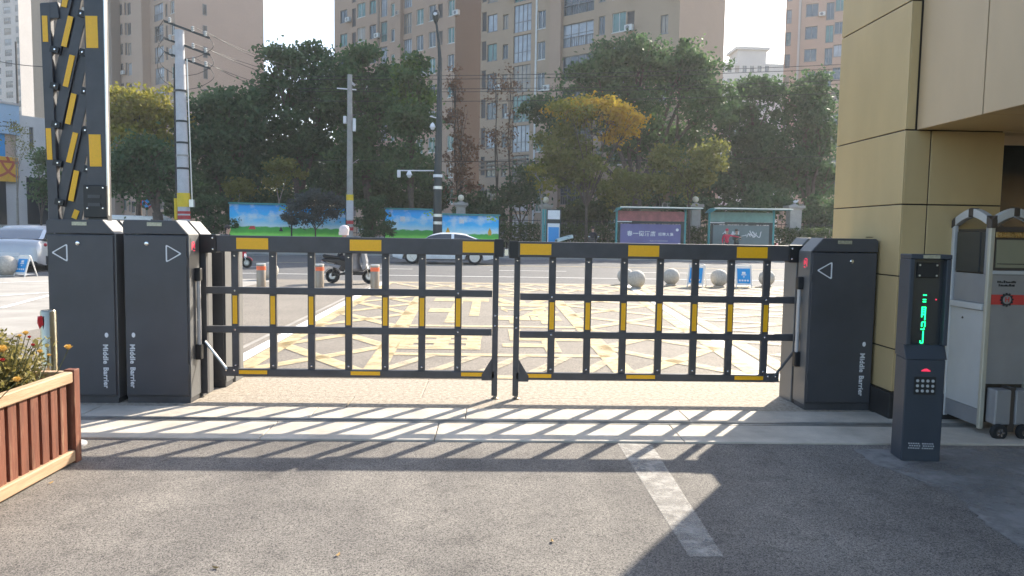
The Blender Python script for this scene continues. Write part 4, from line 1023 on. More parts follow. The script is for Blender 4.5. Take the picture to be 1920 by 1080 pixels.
def scooter(label, loc, rz, bodym, panelm, apron=False, box=False, cover=False, basket=False):
    # facing +x, wheelbase 1.02 m
    t = thing('scooter', label, 'scooter', loc, rz, 'electric scooters'); r = .2
    for x in (-.5, .52):
        w_ = MB().lathe([(r*.55, -.04), (r*.9, -.045), (r, -.02), (r, .02), (r*.9, .045), (r*.55, .04)], 24, (x, 0, r), 'Y').build('wheel', 'rubber', t, smooth=True)
        h_ = MB(); h_.lathe([(r*.60, -.047), (r*.60, .047), (r*.46, .047), (r*.46, -.047), (r*.60, -.047)], 20, (x, 0, r), 'Y')
        for k in range(6):
            a = k*math.pi/3; h_.bar((x, 0, r), (x+r*.5*math.cos(a), 0, r+r*.5*math.sin(a)), .03, .085, (0, 1, 0))
        h_.build('rim', 'rim', w_, smooth=True)
        fd = MB(); pts = [(x+(r+.03)*math.cos(a), 0, r+(r+.03)*math.sin(a)) for a in [R(20+14*k) for k in range(11)]]
        fd2 = [(p[0], p[1], p[2]) for p in pts]
        vs = [(p[0], s*.065, p[2]-.0) for p in fd2 for s in (-1, 1)]; fd.add(vs, [(2*i, 2*i+1, 2*i+3, 2*i+2) for i in range(len(fd2)-1)])
        ob = fd.build('mudguard', bodym, t, smooth=True); so_ = ob.modifiers.new('s', 'SOLIDIFY'); so_.thickness = .012
    MB().tube([(.52, .07, r), (.42, .07, .62), (.36, .05, .86)], .022, 8).tube([(.52, -.07, r), (.42, -.07, .62), (.36, -.05, .86)], .022, 8).build('front_fork', 'chrome', t, smooth=True)
    MB().tube([(.36, 0, .84), (.31, 0, .99), (.27, 0, 1.02)], .022, 8).tube([(.22, .33, 1.0), (.29, .16, 1.03), (.31, 0, 1.0), (.29, -.16, 1.03), (.22, -.33, 1.0)], .014, 8).build('handlebar', 'black_paint', t, smooth=True)
    for s in (-1, 1):
        MB().tube([(.24, s*.27, 1.01), (.18, s*.37, 1.0)], .02, 8).build('grip', 'black_plastic', t, smooth=True)
        m_ = MB().tube([(.27, s*.2, 1.03), (.24, s*.27, 1.14)], .006, 6); m_.sphere((.24, s*.28, 1.17), .05, 10, 8, .3, 1, .8); m_.build('mirror', 'chrome', t, smooth=True)
    MB().prism([(.44, .42), (.47, .62), (.40, .95), (.33, .97), (.30, .85), (.36, .6), (.33, .36)], -.17, .17).build('front_shield', bodym, t, bev=.03)
    MB().sphere((.43, 0, .86), .065, 12, 8, .6, 1, 1).build('headlight', 'lamp_clear', t, smooth=True)
    MB().prism([(-.22, .24), (.36, .24), (.40, .32), (-.18, .32)], -.15, .15).build('footboard', 'black_plastic', t, bev=.015)
    MB().prism([(-.16, .32), (-.08, .60), (-.16, .69), (-.74, .70), (-.80, .64), (-.56, .58), (-.36, .55), (-.30, .36)], -.13, .13).build('rear_body', panelm, t, bev=.03)
    MB().prism([(-.30, .40), (-.24, .50), (-.62, .56), (-.78, .63), (-.80, .60), (-.6, .5)], -.145, .145).build('side_trim', bodym, t, bev=.012)
    MB().box(-.2, -.08, -.10, .10, .30, .42).build('battery_box', 'alu', t, bev=.02)
    MB().prism([(-.06, .70), (-.1, .76), (-.4, .77), (-.72, .82), (-.76, .76), (-.7, .70), (-.2, .68)], -.15, .15).build('seat', 'black_plastic', t, bev=.03)
    MB().bar((-.78, 0, .66), (-.74, 0, .6), .16, .05).build('tail_light', 'tail_red', t)
    MB().tube([(-.5, .09, r), (-.42, .1, .55)], .025, 8).tube([(-.5, -.09, r), (-.42, -.1, .55)], .025, 8).bar((-.52, 0, .22), (-.15, 0, .27), .1, .06).build('swing_arm', 'black_paint', t)
    if box: MB().box(-1.0, -.68, -.18, .18, .80, 1.08).build('rear_box', bodym, t, bev=.04)
    if apron:
        b = MB(); N, K = 9, 7; vs = []
        for i in range(K):
            for q in range(N):
                u = q/(N-1)*2-1; v = i/(K-1); vs.append((.34-.18*u*u-.10*math.sin(3.1*v)+.02*math.sin(5*u+7*v)-.12*v*(abs(u)), u*(.34+.03*math.sin(4*v)), 1.04-.70*v))
        b.add(vs, [(i*N+q, i*N+q+1, (i+1)*N+q+1, (i+1)*N+q) for i in range(K-1) for q in range(N-1)])
        ob = b.build('wind_apron', 'apron_silver', t, smooth=True); so_ = ob.modifiers.new('s', 'SOLIDIFY'); so_.thickness = .02
    if cover:
        b = MB(); N = 9; vs = []
        for i in range(7):
            x = .55-1.0*i/6; z = 1.28-.28*(i/6)**1.3
            for q in range(N):
                a = math.pi*q/(N-1); vs.append((x, .34*math.cos(a), z-.22+.22*math.sin(a)))
        b.add(vs, [(i*N+q, i*N+q+1, (i+1)*N+q+1, (i+1)*N+q) for i in range(6) for q in range(N-1)])
        ob = b.build('rain_cover', 'rain_cover', t, smooth=True); so_ = ob.modifiers.new('s', 'SOLIDIFY'); so_.thickness = .015
    return t
p = gnd(656, 531)
scooter('white electric scooter with silver wind apron, between two steel bollards', (p.x+.02, p.y, -.002), 0, 'scooter_grey', 'black_paint', apron=True)
person('person in helmet and pale top riding the white scooter', (p.x-.28, p.y, -.002), 0, 'ride', 'cloth_pale', 'cloth_dark', helmet='helmet')
p = gnd(463, 502)
scooter('red electric scooter on the road, seen beside the left gate hinge', (p.x-.52, p.y, -.008), 0, 'red_paint', 'red_paint', box=True)
person('bareheaded person riding the red scooter, head above the gate beam', (p.x-.82, p.y, -.008), 0, 'ride', 'cloth_dark', 'cloth_dark')
pp_ = at(1090, 440, 45.0)
scooter('parked scooter with pale green rain cover by the bus sign', (pp_.x-1.05, 45.4, .12), .15, 'black_paint', 'black_paint', cover=True)
scooter('black and red parked scooter left of the bus shelters', (pp_.x+.75, 45.2, .12), 1.3, 'black_paint', 'red_paint', box=True)
scooter('pink scooter parked right of the bus shelters', (at(1470, 440, 46).x, 46.2, .12), 2.4, 'red_paint', 'white_plastic')
q = at(1363, 440, 44.6); person('person in hooded red jacket reaching out at the bus shelter', (q.x, 44.6, .12), -1.7, 'reach', 'cloth_red', 'cloth_dark', hairm='cloth_red')
q = at(1381, 440, 44.9); person('person in dark green jacket with pale print at the bus shelter', (q.x, 44.9, .12), -1.5, 'hold', 'cloth_green', 'cloth_dark')
q = at(1112, 440, 45.6); person('person in black clothes standing beside the parked scooters', (q.x, 45.7, .12), -2.2, 'stand', 'cloth_dark', 'cloth_dark')

# ------------------------------------------------------------------ printed hoardings across the street
def meadow():
    m = bpy.data.materials.new('meadow_print'); m.use_nodes = True; t = m.node_tree; p = t.nodes['Principled BSDF']; L = t.links.new; p.inputs['Roughness'].default_value = .35
    tc = t.nodes.new('ShaderNodeTexCoord'); sx = t.nodes.new('ShaderNodeSeparateXYZ'); L(tc.outputs['Generated'], sx.inputs[0])
    mp = t.nodes.new('ShaderNodeMapping'); mp.inputs['Scale'].default_value = (1, 1, 1.4); L(tc.outputs['Object'], mp.inputs[0])
    n = t.nodes.new('ShaderNodeTexNoise'); n.inputs['Scale'].default_value = 1.6; n.inputs['Detail'].default_value = 6; L(mp.outputs[0], n.inputs[0])
    ma = t.nodes.new('ShaderNodeMath'); ma.operation = 'MULTIPLY_ADD'; L(n.outputs[0], ma.inputs[0]); ma.inputs[1].default_value = .12; L(sx.outputs['Z'], ma.inputs[2])
    r = t.nodes.new('ShaderNodeValToRGB'); cr = r.color_ramp; L(ma.outputs[0], r.inputs[0])
    cr.elements[0].position = .05; cr.elements[0].color = (.2, .75, .08, 1); cr.elements[1].position = 1.0; cr.elements[1].color = (.005, .38, .9, 1)
    for pos, c in ((.40, (.24, .78, .1)), (.46, (.08, .48, .05)), (.55, (.05, .4, .06)), (.575, (.65, .85, .9)), (.68, (.3, .7, .92)), (.80, (.02, .5, .92))):
        e = cr.elements.new(pos); e.color = (*c, 1)
    n2 = t.nodes.new('ShaderNodeTexNoise'); n2.inputs['Scale'].default_value = .9; n2.inputs['Detail'].default_value = 5; L(mp.outputs[0], n2.inputs[0])
    cl = t.nodes.new('ShaderNodeValToRGB'); cl.color_ramp.elements[0].position = .52; cl.color_ramp.elements[1].position = .72; L(n2.outputs[0], cl.inputs[0])
    gt = t.nodes.new('ShaderNodeMath'); gt.operation = 'GREATER_THAN'; L(ma.outputs[0], gt.inputs[0]); gt.inputs[1].default_value = .575
    mu = t.nodes.new('ShaderNodeMath'); mu.operation = 'MULTIPLY'; L(cl.outputs[0], mu.inputs[0]); L(gt.outputs[0], mu.inputs[1])
    mx = t.nodes.new('ShaderNodeMix'); mx.data_type = 'RGBA'; L(mu.outputs[0], mx.inputs[0]); L(r.outputs[0], mx.inputs[6]); mx.inputs[7].default_value = (.72, .82, .86, 1)
    L(mx.outputs[2], p.inputs['Base Color']); M['meadow_print'] = m
meadow()
mat('leafprint', (.25, .5, .05), .4, var=.1)
def hoarding(label, a, b, Ya, Yb, zb=.25):
    A, B = at(*a, Ya), at(*b, Yb); d = Vector((B.x-A.x, B.y-A.y, 0)); L = d.length; rz = math.atan2(d.y, d.x); H = (A.z+B.z)/2
    t = thing('printed_hoarding', label, 'hoarding', (A.x, A.y, .12), rz, 'printed hoardings across the street'); H -= .12; zb -= .12
    MB().box(.0, L, -.03, .03, zb, H-.12).build('print_board', 'meadow_print', t)
    MB().box(-.06, L+.06, -.16, .16, H-.12, H-.02).build('top_cap', 'teal_paint', t, bev=.01)
    for x in (-.06, L): MB().box(x, x+.06, -.05, .05, 0, H-.12).build('post', 'pole_green', t)
    MB().box(0, L, -.045, .045, zb-.06, zb).build('bottom_rail', 'pole_green', t)
    b = MB()
    for k in range(12):
        x = L-random.uniform(0, .9)*random.random()-.05; z = H-.15-random.uniform(0, .3); b.add([(x-.09, -.034, z), (x, -.034, z+.05), (x+.09, -.034, z), (x, -.034, z-.05)], [(0, 1, 2, 3)])
    b.build('leaf_print', 'leafprint', t)['kind'] = 'stuff'
    return t, L, H
t1, L1, H1 = hoarding('leftmost meadow print hoarding, a small house drawn on its sky', (430, 376), (545, 384), 45, 46)
MB().add([(L1*.80, -.034, 1.2), (L1*.87, -.034, 1.2), (L1*.835, -.034, 1.5)], [(0, 1, 2)]).build('tent_print', 'print_black', t1)
MB().add([(L1*.3, -.034, 1.3), (L1*.42, -.034, 1.3), (L1*.40, -.034, 1.5), (L1*.33, -.034, 1.48)], [(0, 1, 2, 3)]).build('kite_print', 'print_red', t1)
t2, L2, H2 = hoarding('meadow print hoarding mostly hidden behind the round grey bush', (548, 385), (648, 388), 46, 46.6)
t3, L3, H3 = hoarding('meadow print hoarding left of the black street lamp, white card on it', (722, 388), (815, 392), 47, 47.6)
MB().box(L3*.3, L3*.4, -.036, -.03, H3-.85, H3-.55).build('card_print', 'print_white', t3)
t4, L4, H4 = hoarding('meadow print hoarding right of the black street lamp, two orange drops', (829, 397), (935, 404), 45, 46)
for u in (.10, .84):
    MB().add([(L4*u-.1, -.036, 1.15), (L4*u+.1, -.036, 1.15), (L4*u+.12, -.036, 1.35), (L4*u, -.036, 1.62), (L4*u-.12, -.036, 1.35)], [(0, 1, 2, 3, 4)]).build('drop_print', 'shop_yellow', t4)
MB().box(L4*.3, L4*.38, -.036, -.03, H4-.6, H4-.36).build('card_print', 'print_white', t4)

# ------------------------------------------------------------------ bus shelters and stop totem
def shelter(label, px0, px1, Y, ztop, posters, kind):
    x0, x1 = ax(px0, Y), ax(px1, Y); w = x1-x0
    t = thing('bus_shelter', label, 'bus shelter', (x0, Y, .12), 0, 'bus shelters'); H = ztop-.12
    MB().prism([(-.1, H-.32), (.15, H-.06), (.3, H), (w+.75, H), (w+.85, H-.04), (w+.75, H-.09), (.3, H-.09)], -.9, .6).build('roof', 'teal_paint', t, bev=.02)
    MB().box(.1, w+.8, -.92, -.9, H-.07, H-.01).build('roof_edge', 'alu', t)
    for x in (0, w-.1): MB().box(x, x+.12, -.06, .1, 0, H-.08).build('post', 'teal_paint', t, bev=.01)
    MB().box(.12, w-.1, -.02, .06, H-.85, H-.25).build('header_panel', posters[0], t)
    MB().box(.1, w-.1, -.05, .08, H-1.0, H-.86).build('cross_beam', 'pole_green', t)
    MB().box(.1, 1.0, -.07, -.05, H-.93, H-.88).build('beam_lamp', 'print_white', t)
    pn = MB().box(.3, w-.3, -.03, .05, .35, H-1.04).build('poster', posters[1], t)
    MB().box(.18, .3, -.05, .07, .3, H-1.0).box(w-.3, w-.1, -.05, .07, .3, H-1.0).box(.3, w-.3, -.05, .07, .27, .345).build('poster_frame', 'pole_green', t)
    z = H-1.65
    if kind == 0:
        text('poster_title', '春一街酒店', .34, 'print_white', pn, (w*.37, -.034, z), FACE, bold=.006, space=1.12)
        text('poster_title', '招聘大集', .22, 'print_white', pn, (w*.72, -.034, z-.02), FACE, bold=.003, space=1.2)
        text('poster_line', '欢迎入住 欢迎光临本店', .11, 'print_grey', pn, (w*.62, -.034, z-.42), FACE)
        text('poster_line', '地址 人民路中段公交站 电话预订', .12, 'print_grey', pn, (w*.55, -.034, z-.68), FACE)
        MB().lathe([(.09, -.036), (.09, -.031)], 16, (w*.88, 0, z+.28), 'Y').build('poster_dot', 'print_white', pn)
        MB().add([(w*.9+a, -.036, z-.95+b_) for a, b_ in ((0, 0), (.26, 0), (.26, .1), (.1, .1), (.1, .3), (.26, .3), (.26, .4), (0, .4))], [(0, 1, 2, 3, 4, 5, 6, 7)]).build('poster_logo', 'print_white', pn)
    else:
        sc_ = MB(); x = w*.22
        for k in range(11):
            pts = [(x+random.uniform(-.05, .3), -.04, z+random.uniform(-.16, .26)) for _ in range(4)]
            sc_.curve(pts, random.uniform(.018, .035), 6, 4); x += random.uniform(.14, .32)
        sc_.build('poster_script', 'print_white', pn)
        MB().box(.3, w-.3, -.036, -.031, .4, .75).build('poster_band', 'poster_purple', pn)
    MB().box(.6, w-.6, -.75, -.4, .40, .46).box(.7, .78, -.7, -.45, 0, .4).box(w-.78, w-.7, -.7, -.45, 0, .4).build('bench', 'alu', t)
    return t
shelter('teal bus shelter with purple poster and white title', 1152, 1283, 46, 3.16, ('poster_red', 'poster_purple'), 0)
shelter('teal bus shelter with grey poster, two people in front', 1325, 1448, 46, 3.18, ('poster_green', 'poster_grey'), 1)
xa, xb = ax(1015, 46), ax(1050, 46)
tt = thing('bus_stop_sign', 'tall bus stop totem with white header and blue panel', 'sign', (xa, 46, .12))
MB().box(-.0, .12, -.06, .06, 0, 2.8).box(.16, .24, -.06, .06, 0, 2.8).build('post', 'teal_paint', tt)
MB().box(.26, xb-xa, -.08, .08, 0, 2.82).build('case', 'pole_green', tt, bev=.02)
MB().box(.33, xb-xa-.08, -.1, -.081, 2.2, 2.75).build('header_plate', 'print_white', tt)
MB().box(.33, xb-xa-.08, -.1, -.081, .3, 1.95).build('route_panel', 'print_white', tt)
MB().box(.38, xb-xa-.12, -.104, -.1005, .4, 1.72).build('blue_print', 'sign_blue', tt)

# ------------------------------------------------------------------ garden wall with pillars and iron fence
YW = 52.0
fw = thing('garden_wall', 'low stone wall with iron fence behind the bus stop', 'wall', (0, YW, .0))
MB().box(-20, 40, -.15, .15, -.02, .95).build('wall_base', 'fence_stone', fw); MB().box(-20, 40, -.2, .2, .95, 1.05).build('coping', 'fence_stone', fw)
fb = MB()
for k in range(230): fb.box(-19.9+k*.26-.012, -19.9+k*.26+.012, -.012, .012, 1.05, 2.45)
fb.box(-20, 40, -.02, .02, 1.25, 1.29).box(-20, 40, -.02, .02, 2.3, 2.34)
o = fb.build('iron_bars', 'fence_iron', fw); o['kind'] = 'stuff'
def gpillar(label, px, top_py, globe=True, w=.62):
    x = ax(px, YW-.1); zt = az(top_py, YW-.1, px)
    t = thing('garden_pillar', label, 'pillar', (x, YW-.1, 0), 0, 'garden wall pillars'); w/=2; zc = zt-.5 if globe else zt
    MB().box(-w, w, -w, w, -.02, zc-.35).build('shaft', 'fence_stone', t, bev=.01)
    MB().box(-w-.07, w+.07, -w-.07, w+.07, zc-.35, zc-.25).box(-w-.18, w+.18, -w-.18, w+.18, zc-.248, zc-.06).build('capital', 'fence_stone', t, bev=.02)
    MB().lathe([(.28, zc-.06), (.24, zc), (.1, zc+.05), (.09, zc+.1)], 16).build('lamp_neck', 'fence_stone', t, smooth=True)
    if globe: MB().sphere((0, 0, zc+.28), .22, 18, 12).build('lamp_globe', 'globe', t, smooth=True)
gpillar('garden pillar with white globe behind the right hoarding', 863, 365)
gpillar('garden pillar with yellow globe behind the bus stop totem', 1021, 369)
gpillar('garden pillar with dim globe behind the gap between shelters', 1300, 368)
gpillar('wide garden pillar right of the bus shelters, bird on top', 1484, 384, False, .8)
xb_, zb_ = ax(1486, YW-.1), az(384, YW-.1, 1486)
bd = thing('bird', 'pale bird perched on the wide garden pillar', 'bird', (xb_, YW-.1, zb_+.1))
MB().sphere((0, 0, .12), .1, 12, 8, 1.7, .9, .9).sphere((.17, 0, .21), .055, 10, 8).add([(.22, -.015, .2), (.22, .015, .2), (.28, 0, .195)], [(0, 1, 2)]).add([(-.14, -.05, .13), (-.14, .05, .13), (-.34, .06, .1), (-.34, -.06, .1)], [(0, 1, 2, 3)]).tube([(0, .03, .05), (0, .03, 0)], .008, 5).tube([(0, -.03, .05), (0, -.03, 0)], .008, 5).build('body', 'print_white', bd, smooth=True)

# ------------------------------------------------------------------ poles, lamps, wires
def pole_pt(px, py, Y): return at(px, py, Y)
Y1_ = 38.0
b0, b1 = at(346, 440, Y1_), at(336, 57, Y1_)
up = thing('utility_pole', 'tall pale utility pole with crossarms, yellow and red bands', 'pole', (b0.x, Y1_, 0)); lean = (b1.x-b0.x)/(b1.z-b0.z)
def PP(z, dx=0, dy=0): return ((z-b0.z)*lean+dx, dy, z)
MB().tube([PP(-.02), PP(b1.z/2), PP(b1.z)], [.30, .27, .22], 18).build('shaft', 'pole_concrete', up, smooth=True)
zz = lambda py: at(342, py, Y1_).z
for p0, p1, m in ((362, 388, 'band_yellow'), (396, 401, 'band_red'), (404, 411, 'band_red'), (415, 425, 'band_red')):
    MB().tube([PP(zz(p1)), PP(zz(p0))], [.305, .302], 18, False).build('band', m, up, smooth=True)
for py, m in ((292, 'pole_grey'), (316, 'cable'), (171, 'pole_green'), (228, 'pole_green'), (268, 'pole_green')):
    MB().tube([PP(zz(py)-.05), PP(zz(py)+.05)], .292, 16, False).build('clamp_band', m, up, smooth=True)
MB().tube([PP(zz(412), -.36), PP(zz(300), -.33), PP(zz(170), -.3), PP(zz(120), -.26)], .055, 8).build('cable_conduit', 'cable', up, smooth=True)
MB().tube([PP(zz(412), -.37, -.02), PP(zz(372), -.37, -.02)], .10, 8).build('conduit_guard', 'band_yellow', up, smooth=True)
MB().tube([PP(zz(380), .42), PP(zz(200), .36), PP(zz(110), .34)], .03, 8).build('ground_rod', 'alu', up, smooth=True)
MB().box(PP(zz(382))[0]+.3, PP(zz(382))[0]+.52, -.1, .1, zz(388), zz(374)).build('rod_box', 'alu', up)
wires_from = []
for py in (52, 84, 110):
    z = zz(py); c = PP(z)
    MB().bar((c[0]-.6, -.3, z+.22), (c[0]+1.3, .5, z-.35), .09, .09).build('crossarm', 'pole_green', up)
    for u in (.12, .62, .9):
        q = Vector((c[0]-.6, -.3, z+.22)).lerp(Vector((c[0]+1.3, .5, z-.35)), u)
        MB().lathe([(.05, 0), (.09, .04), (.05, .09), (.09, .13), (.05, .18), (.09, .22), (.03, .27)], 10, tuple(q)).build('insulator', 'insulator', up, smooth=True)
        if u > .5: wires_from.append(Vector((b0.x, Y1_, 0))+q+Vector((0, 0, .25)))
    lp = MB(); lp.curve([(c[0]-.6, -.3, z+.3), (c[0]-1.0, -.2, z-.3), (c[0]-.9, 0, z-1.0), (c[0]-.35, .1, z-1.4)], .014, 6); lp.curve([(c[0]+1.2, .5, z-.2), (c[0]+1.5, .4, z-.8), (c[0]+.9, .2, z-1.3), (c[0]+.3, 0, z-1.5)], .014, 6)
    lp.build('jumper_cable', 'cable', up, smooth=True)
def wire(label, a, b, sag, r=.016, n=14):
    a, b = Vector(a), Vector(b); pts = [a.lerp(b, i/n)-Vector((0, 0, sag*4*(i/n)*(1-i/n))) for i in range(n+1)]
    m_ = a.copy(); o = MB().tube([p-m_ for p in pts], r, 5).build('overhead_wire', 'cable', None, smooth=True); o.location = m_
    tag(o, label, 'wire', 'overhead wires')
ends = [(486, 95), (486, 101), (486, 116), (486, 123), (462, 138), (460, 143)]
for k, (w0, e_) in enumerate(zip(wires_from, ends)):
    E1 = at(*e_, 47); d = (E1-w0); wire('overhead wire running right from the pale utility pole, ' + ('highest', 'second highest', 'third from top', 'fourth from top', 'fifth from top', 'lowest')[k] + ' of six', w0, w0+d*2.6, .35)
for k, (ya, yb) in enumerate(((143, 118), (149, 126), (166, 148), (171, 155), (189, 172), (300, 290))):
    wire('overhead wire crossing before the apartment blocks, ' + ('topmost', 'second from top', 'third', 'fourth', 'lowest')[k] + ' of five' if k < 5 else 'low overhead wire crossing behind the street lamp', at(560, ya, 51), at(1640, yb, 51), .25, .02)
wire('overhead wire at far left running to the shop roof', at(-60, 100, 60), at(110, 125, 60), .3, .03)
# slim concrete pole
Y2_ = 42.0; b0, b1 = at(656, 445, Y2_), at(655, 140, Y2_)
sp = thing('utility_pole', 'slim grey utility pole with small boxes, red and white foot', 'pole', (b0.x, Y2_, 0))
MB().tube([(0, 0, -.02), (0, 0, b1.z)], [.19, .13], 14).build('shaft', 'pole_grey', sp, smooth=True)
zz = lambda py: at(656, py, Y2_).z
for p0, p1, m in ((365, 376, 'band_yellow'), (376, 412, 'pole_concrete'), (414, 420, 'band_red'), (426, 432, 'band_red')):
    MB().tube([(0, 0, zz(p1)), (0, 0, zz(p0))], .195, 14, False).build('band', m, sp, smooth=True)
MB().box(-.35, -.18, -.1, .1, zz(232), zz(218)).box(.17, .32, -.1, .1, zz(246), zz(222)).build('junction_box', 'print_white', sp, bev=.02)
MB().bar((-.7, 0, zz(166)), (.35, 0, zz(168)), .06, .06).build('crossarm', 'print_white', sp)
MB().bar((0, 0, zz(310)), (.5, 0, zz(298)), .04, .04).build('bracket', 'pole_grey', sp)
MB().bar((0, .0, zz(152)), (.28, 0, zz(160)), .1, .12).build('insulator', 'insulator', sp)
# street lamp
Y3_ = 42.5; b0 = at(820, 445, Y3_); tp = at(824, 100, Y3_)
sl_ = thing('street_lamp', 'tall black street lamp with curved neck and camera arm', 'street lamp', (b0.x, Y3_, 0)); zz = lambda py: at(820, py, Y3_).z
xx = lambda px: at(px, 300, Y3_).x-b0.x
MB().tube([(0, 0, -.02), (0, 0, zz(330)), (xx(823), 0, zz(220)), (xx(823), 0, zz(110)), (xx(821), 0, zz(80)), (xx(818.5), 0, zz(60)), (xx(816), 0, zz(42))], [.27, .22, .17, .11, .09, .075, .06], 14).build('mast', 'pole_green', sl_, smooth=True)
hd = MB(); hd.lathe([(.02, zz(46)), (.12, zz(40)), (.22, zz(30)), (.2, zz(24)), (.12, zz(20)), (0, zz(18))], 18, (xx(815), 0, 0)); hd.build('lamp_head', 'pole_green', sl_, smooth=True)
MB().sphere((xx(814.5), -.16, zz(28)), .12, 12, 8, 1, .6, 1).build('lamp_glass', 'lamp_clear', sl_, smooth=True)
for py in (404, 418, 330, 352): MB().tube([(0, 0, zz(py)-.08), (0, 0, zz(py)+.08)], .265, 14, False).build('clamp_band', 'alu' if py > 340 else 'print_white', sl_, smooth=True)
arm = MB().bar((0, 0, zz(320)), (xx(750), 0, zz(321)), .06, .06).build('camera_arm', 'print_white', sl_)
MB().box(xx(745), xx(751), -.1, .1, zz(334), zz(320)).build('camera_housing', 'print_white', sl_, bev=.02)
for px, py in ((768, 330), (811, 240)):
    MB().lathe([(.02, .28), (.1, .2), (.17, .02), (.12, -.02), (.1, -.1), (0, -.16)], 14, (xx(px), -.15, zz(py))).build('dome_camera', 'print_white', sl_, smooth=True)
MB().bar((0, 0, zz(222)), (xx(806), -.15, zz(219)), .05, .05).build('camera_bracket', 'print_white', sl_)
# no-parking sign and thin post at left
p = at(275, 381, 52); ns = thing('round_sign', 'round blue and red no parking sign at far left', 'sign', (p.x, 52, 0))
MB().tube([(0, 0, 0), (0, 0, p.z)], .04, 8).build('post', 'pole_grey', ns); MB().lathe([(.40, -.06), (.40, -.04)], 20, (0, 0, p.z), 'Y').build('sign_rim', 'band_red', ns); MB().lathe([(.31, -.065), (.31, -.0605)], 20, (0, 0, p.z), 'Y').build('sign_face', 'sign_blue', ns)
MB().bar((-.25, -.07, p.z+.25), (.25, -.07, p.z-.25), .06, .01, (0, 1, 0)).build('sign_slash', 'band_red', ns)
p = at(30, 100, 75); tp_ = thing('thin_mast', 'thin dark mast beside the shop at far left', 'pole', (p.x, 75, 0)); MB().tube([(0, 0, 0), (0, 0, at(30, 78, 75).z)], [.16, .08], 8).build('mast', 'cable', tp_)
# parked van far left behind the cabinets
p = at(268, 400, 50); vn = thing('parked_van', 'white van parked under the trees at far left', 'van', (p.x, 50, 0))
MB().prism([(-2.4, .35), (2.5, .35), (2.5, 1.1), (2.1, 1.25), (1.5, 2.0), (1.2, 2.15), (-2.2, 2.2), (-2.4, 2.0)], -.9, .9).build('body', 'white_paint_car', vn, bev=.08)
MB().prism([(1.45, 1.3), (1.95, 1.3), (1.48, 1.95), (.9, 1.95), (.9, 1.3)], -.91, .91).box(-2.0, .7, -.91, .91, 1.35, 1.9).build('window_glass', 'car_glass', vn)
for x in (-1.5, 1.6):
    for s in (-1, 1): wheel(vn, x, s*.82, .33, s, 5)

# ------------------------------------------------------------------ buildings
CA, SA = math.cos(R(42)), math.sin(R(42))
class Plane:                                   # vertical wall plane through A along unit e (plan)
    def __init__(s, A, e): s.A = Vector((A[0], A[1])); s.e = Vector(e).normalized()
    def hit(s, px, py):
        d = ray(px, py); n = Vector((-s.e.y, s.e.x)); t = n.dot(s.A)/n.dot(Vector((d.x, d.y)))
        P = CAM_P+d*t; return (Vector((P.x, P.y))-s.A).dot(s.e), P.z
_wc = {}
def window_unit(parent, u, z, w, h, style, dep):
    key = (round(w, 1), round(h, 1), style); w, h = key[0], key[1]
    if key not in _wc:
        fr = MB(); t = .07; fm = 'win_frame_white' if style in ('slide', 'pale') else 'win_frame'
        fr.box(0, w, -.04, .04, 0, t); fr.box(0, w, -.04, .04, h-t, h); fr.box(0, t, -.04, .04, t, h-t); fr.box(w-t, w, -.04, .04, t, h-t)
        if style == 'louver':
            k = t+.05
            while k < h-t-.05: fr.add([(t, -.06, k), (w-t, -.06, k), (w-t, .03, k+.09), (t, .03, k+.09)], [(0, 1, 2, 3)]); k += .13
            fm = 'louver'; gm = 'louver'
        elif style == 'bay':
            for i in range(1, 4): fr.box(w*i/4-.035, w*i/4+.035, -.04, .04, t, h-t)
            fr.box(t, w-t, -.04, .04, h*.36, h*.36+.07); gm = 'curtain_pale'
        elif style == 'balcony':
            for i in range(1, 4): fr.box(w*i/4-.035, w*i/4+.035, -.04, .04, t, h-t)
            fr.box(0, w, -.16, -.1, h*.40, h*.40+.06)
            n = int(w/.25)
            for i in range(n): fr.box(w*(i+.5)/n-.015, w*(i+.5)/n+.015, -.15, -.11, 0, h*.4)
            fr.box(t, w-t, -.04, .04, h*.55, h*.55+.05); gm = 'curtain_pale' if random.random() < .5 else 'glass_win'
        else:
            fr.box(w*.5-.035, w*.5+.035, -.04, .04, t, h-t)
            fr.box(-.05, w+.05, -.16, .0, -.07, -.005)
            gm = 'curtain_green' if style == 'slide' else 'glass_win'
        f_ = fr.build('window', fm, parent); pn = MB().box(t, w-t, .0, .02, t, h-t).build('pane', gm, f_)
        _wc[key] = (f_, pn); f_.location = (u, dep, z); return
    f0, p0 = _wc[key]; f_ = inst(f0, 'window', parent, (u, dep, z)); pn = inst(p0, 'pane', f_)
    if style != 'louver' and random.random() < .55:
        pn.material_slots[0].link = 'OBJECT'; pn.material_slots[0].material = M[random.choice(('glass_win', 'glass_win', 'curtain_green', 'curtain_pale', 'curtain_warm'))]
    if style in ('plain', 'slide') and random.random() < .16 and parent.name.startswith('apartment'):
        if 'ac' not in _wc:
            a = MB().box(0, .8, -.5, -.16, 0, .55); _wc['ac'] = a.build('air_conditioner', 'win_frame_white', parent); _wc['ac'].location = (u+w+.15, 0, z-.2)
            fan = MB().lathe([(.2, -.505), (.2, -.5)], 16, (.33, 0, .28), 'Y').build('fan_grille', 'win_frame', _wc['ac']); _wc['fan'] = fan
        else:
            a = inst(_wc['ac'], 'air_conditioner', parent, (u+w+.15, 0, z-.2)); inst(_wc['fan'], 'fan_grille', a)
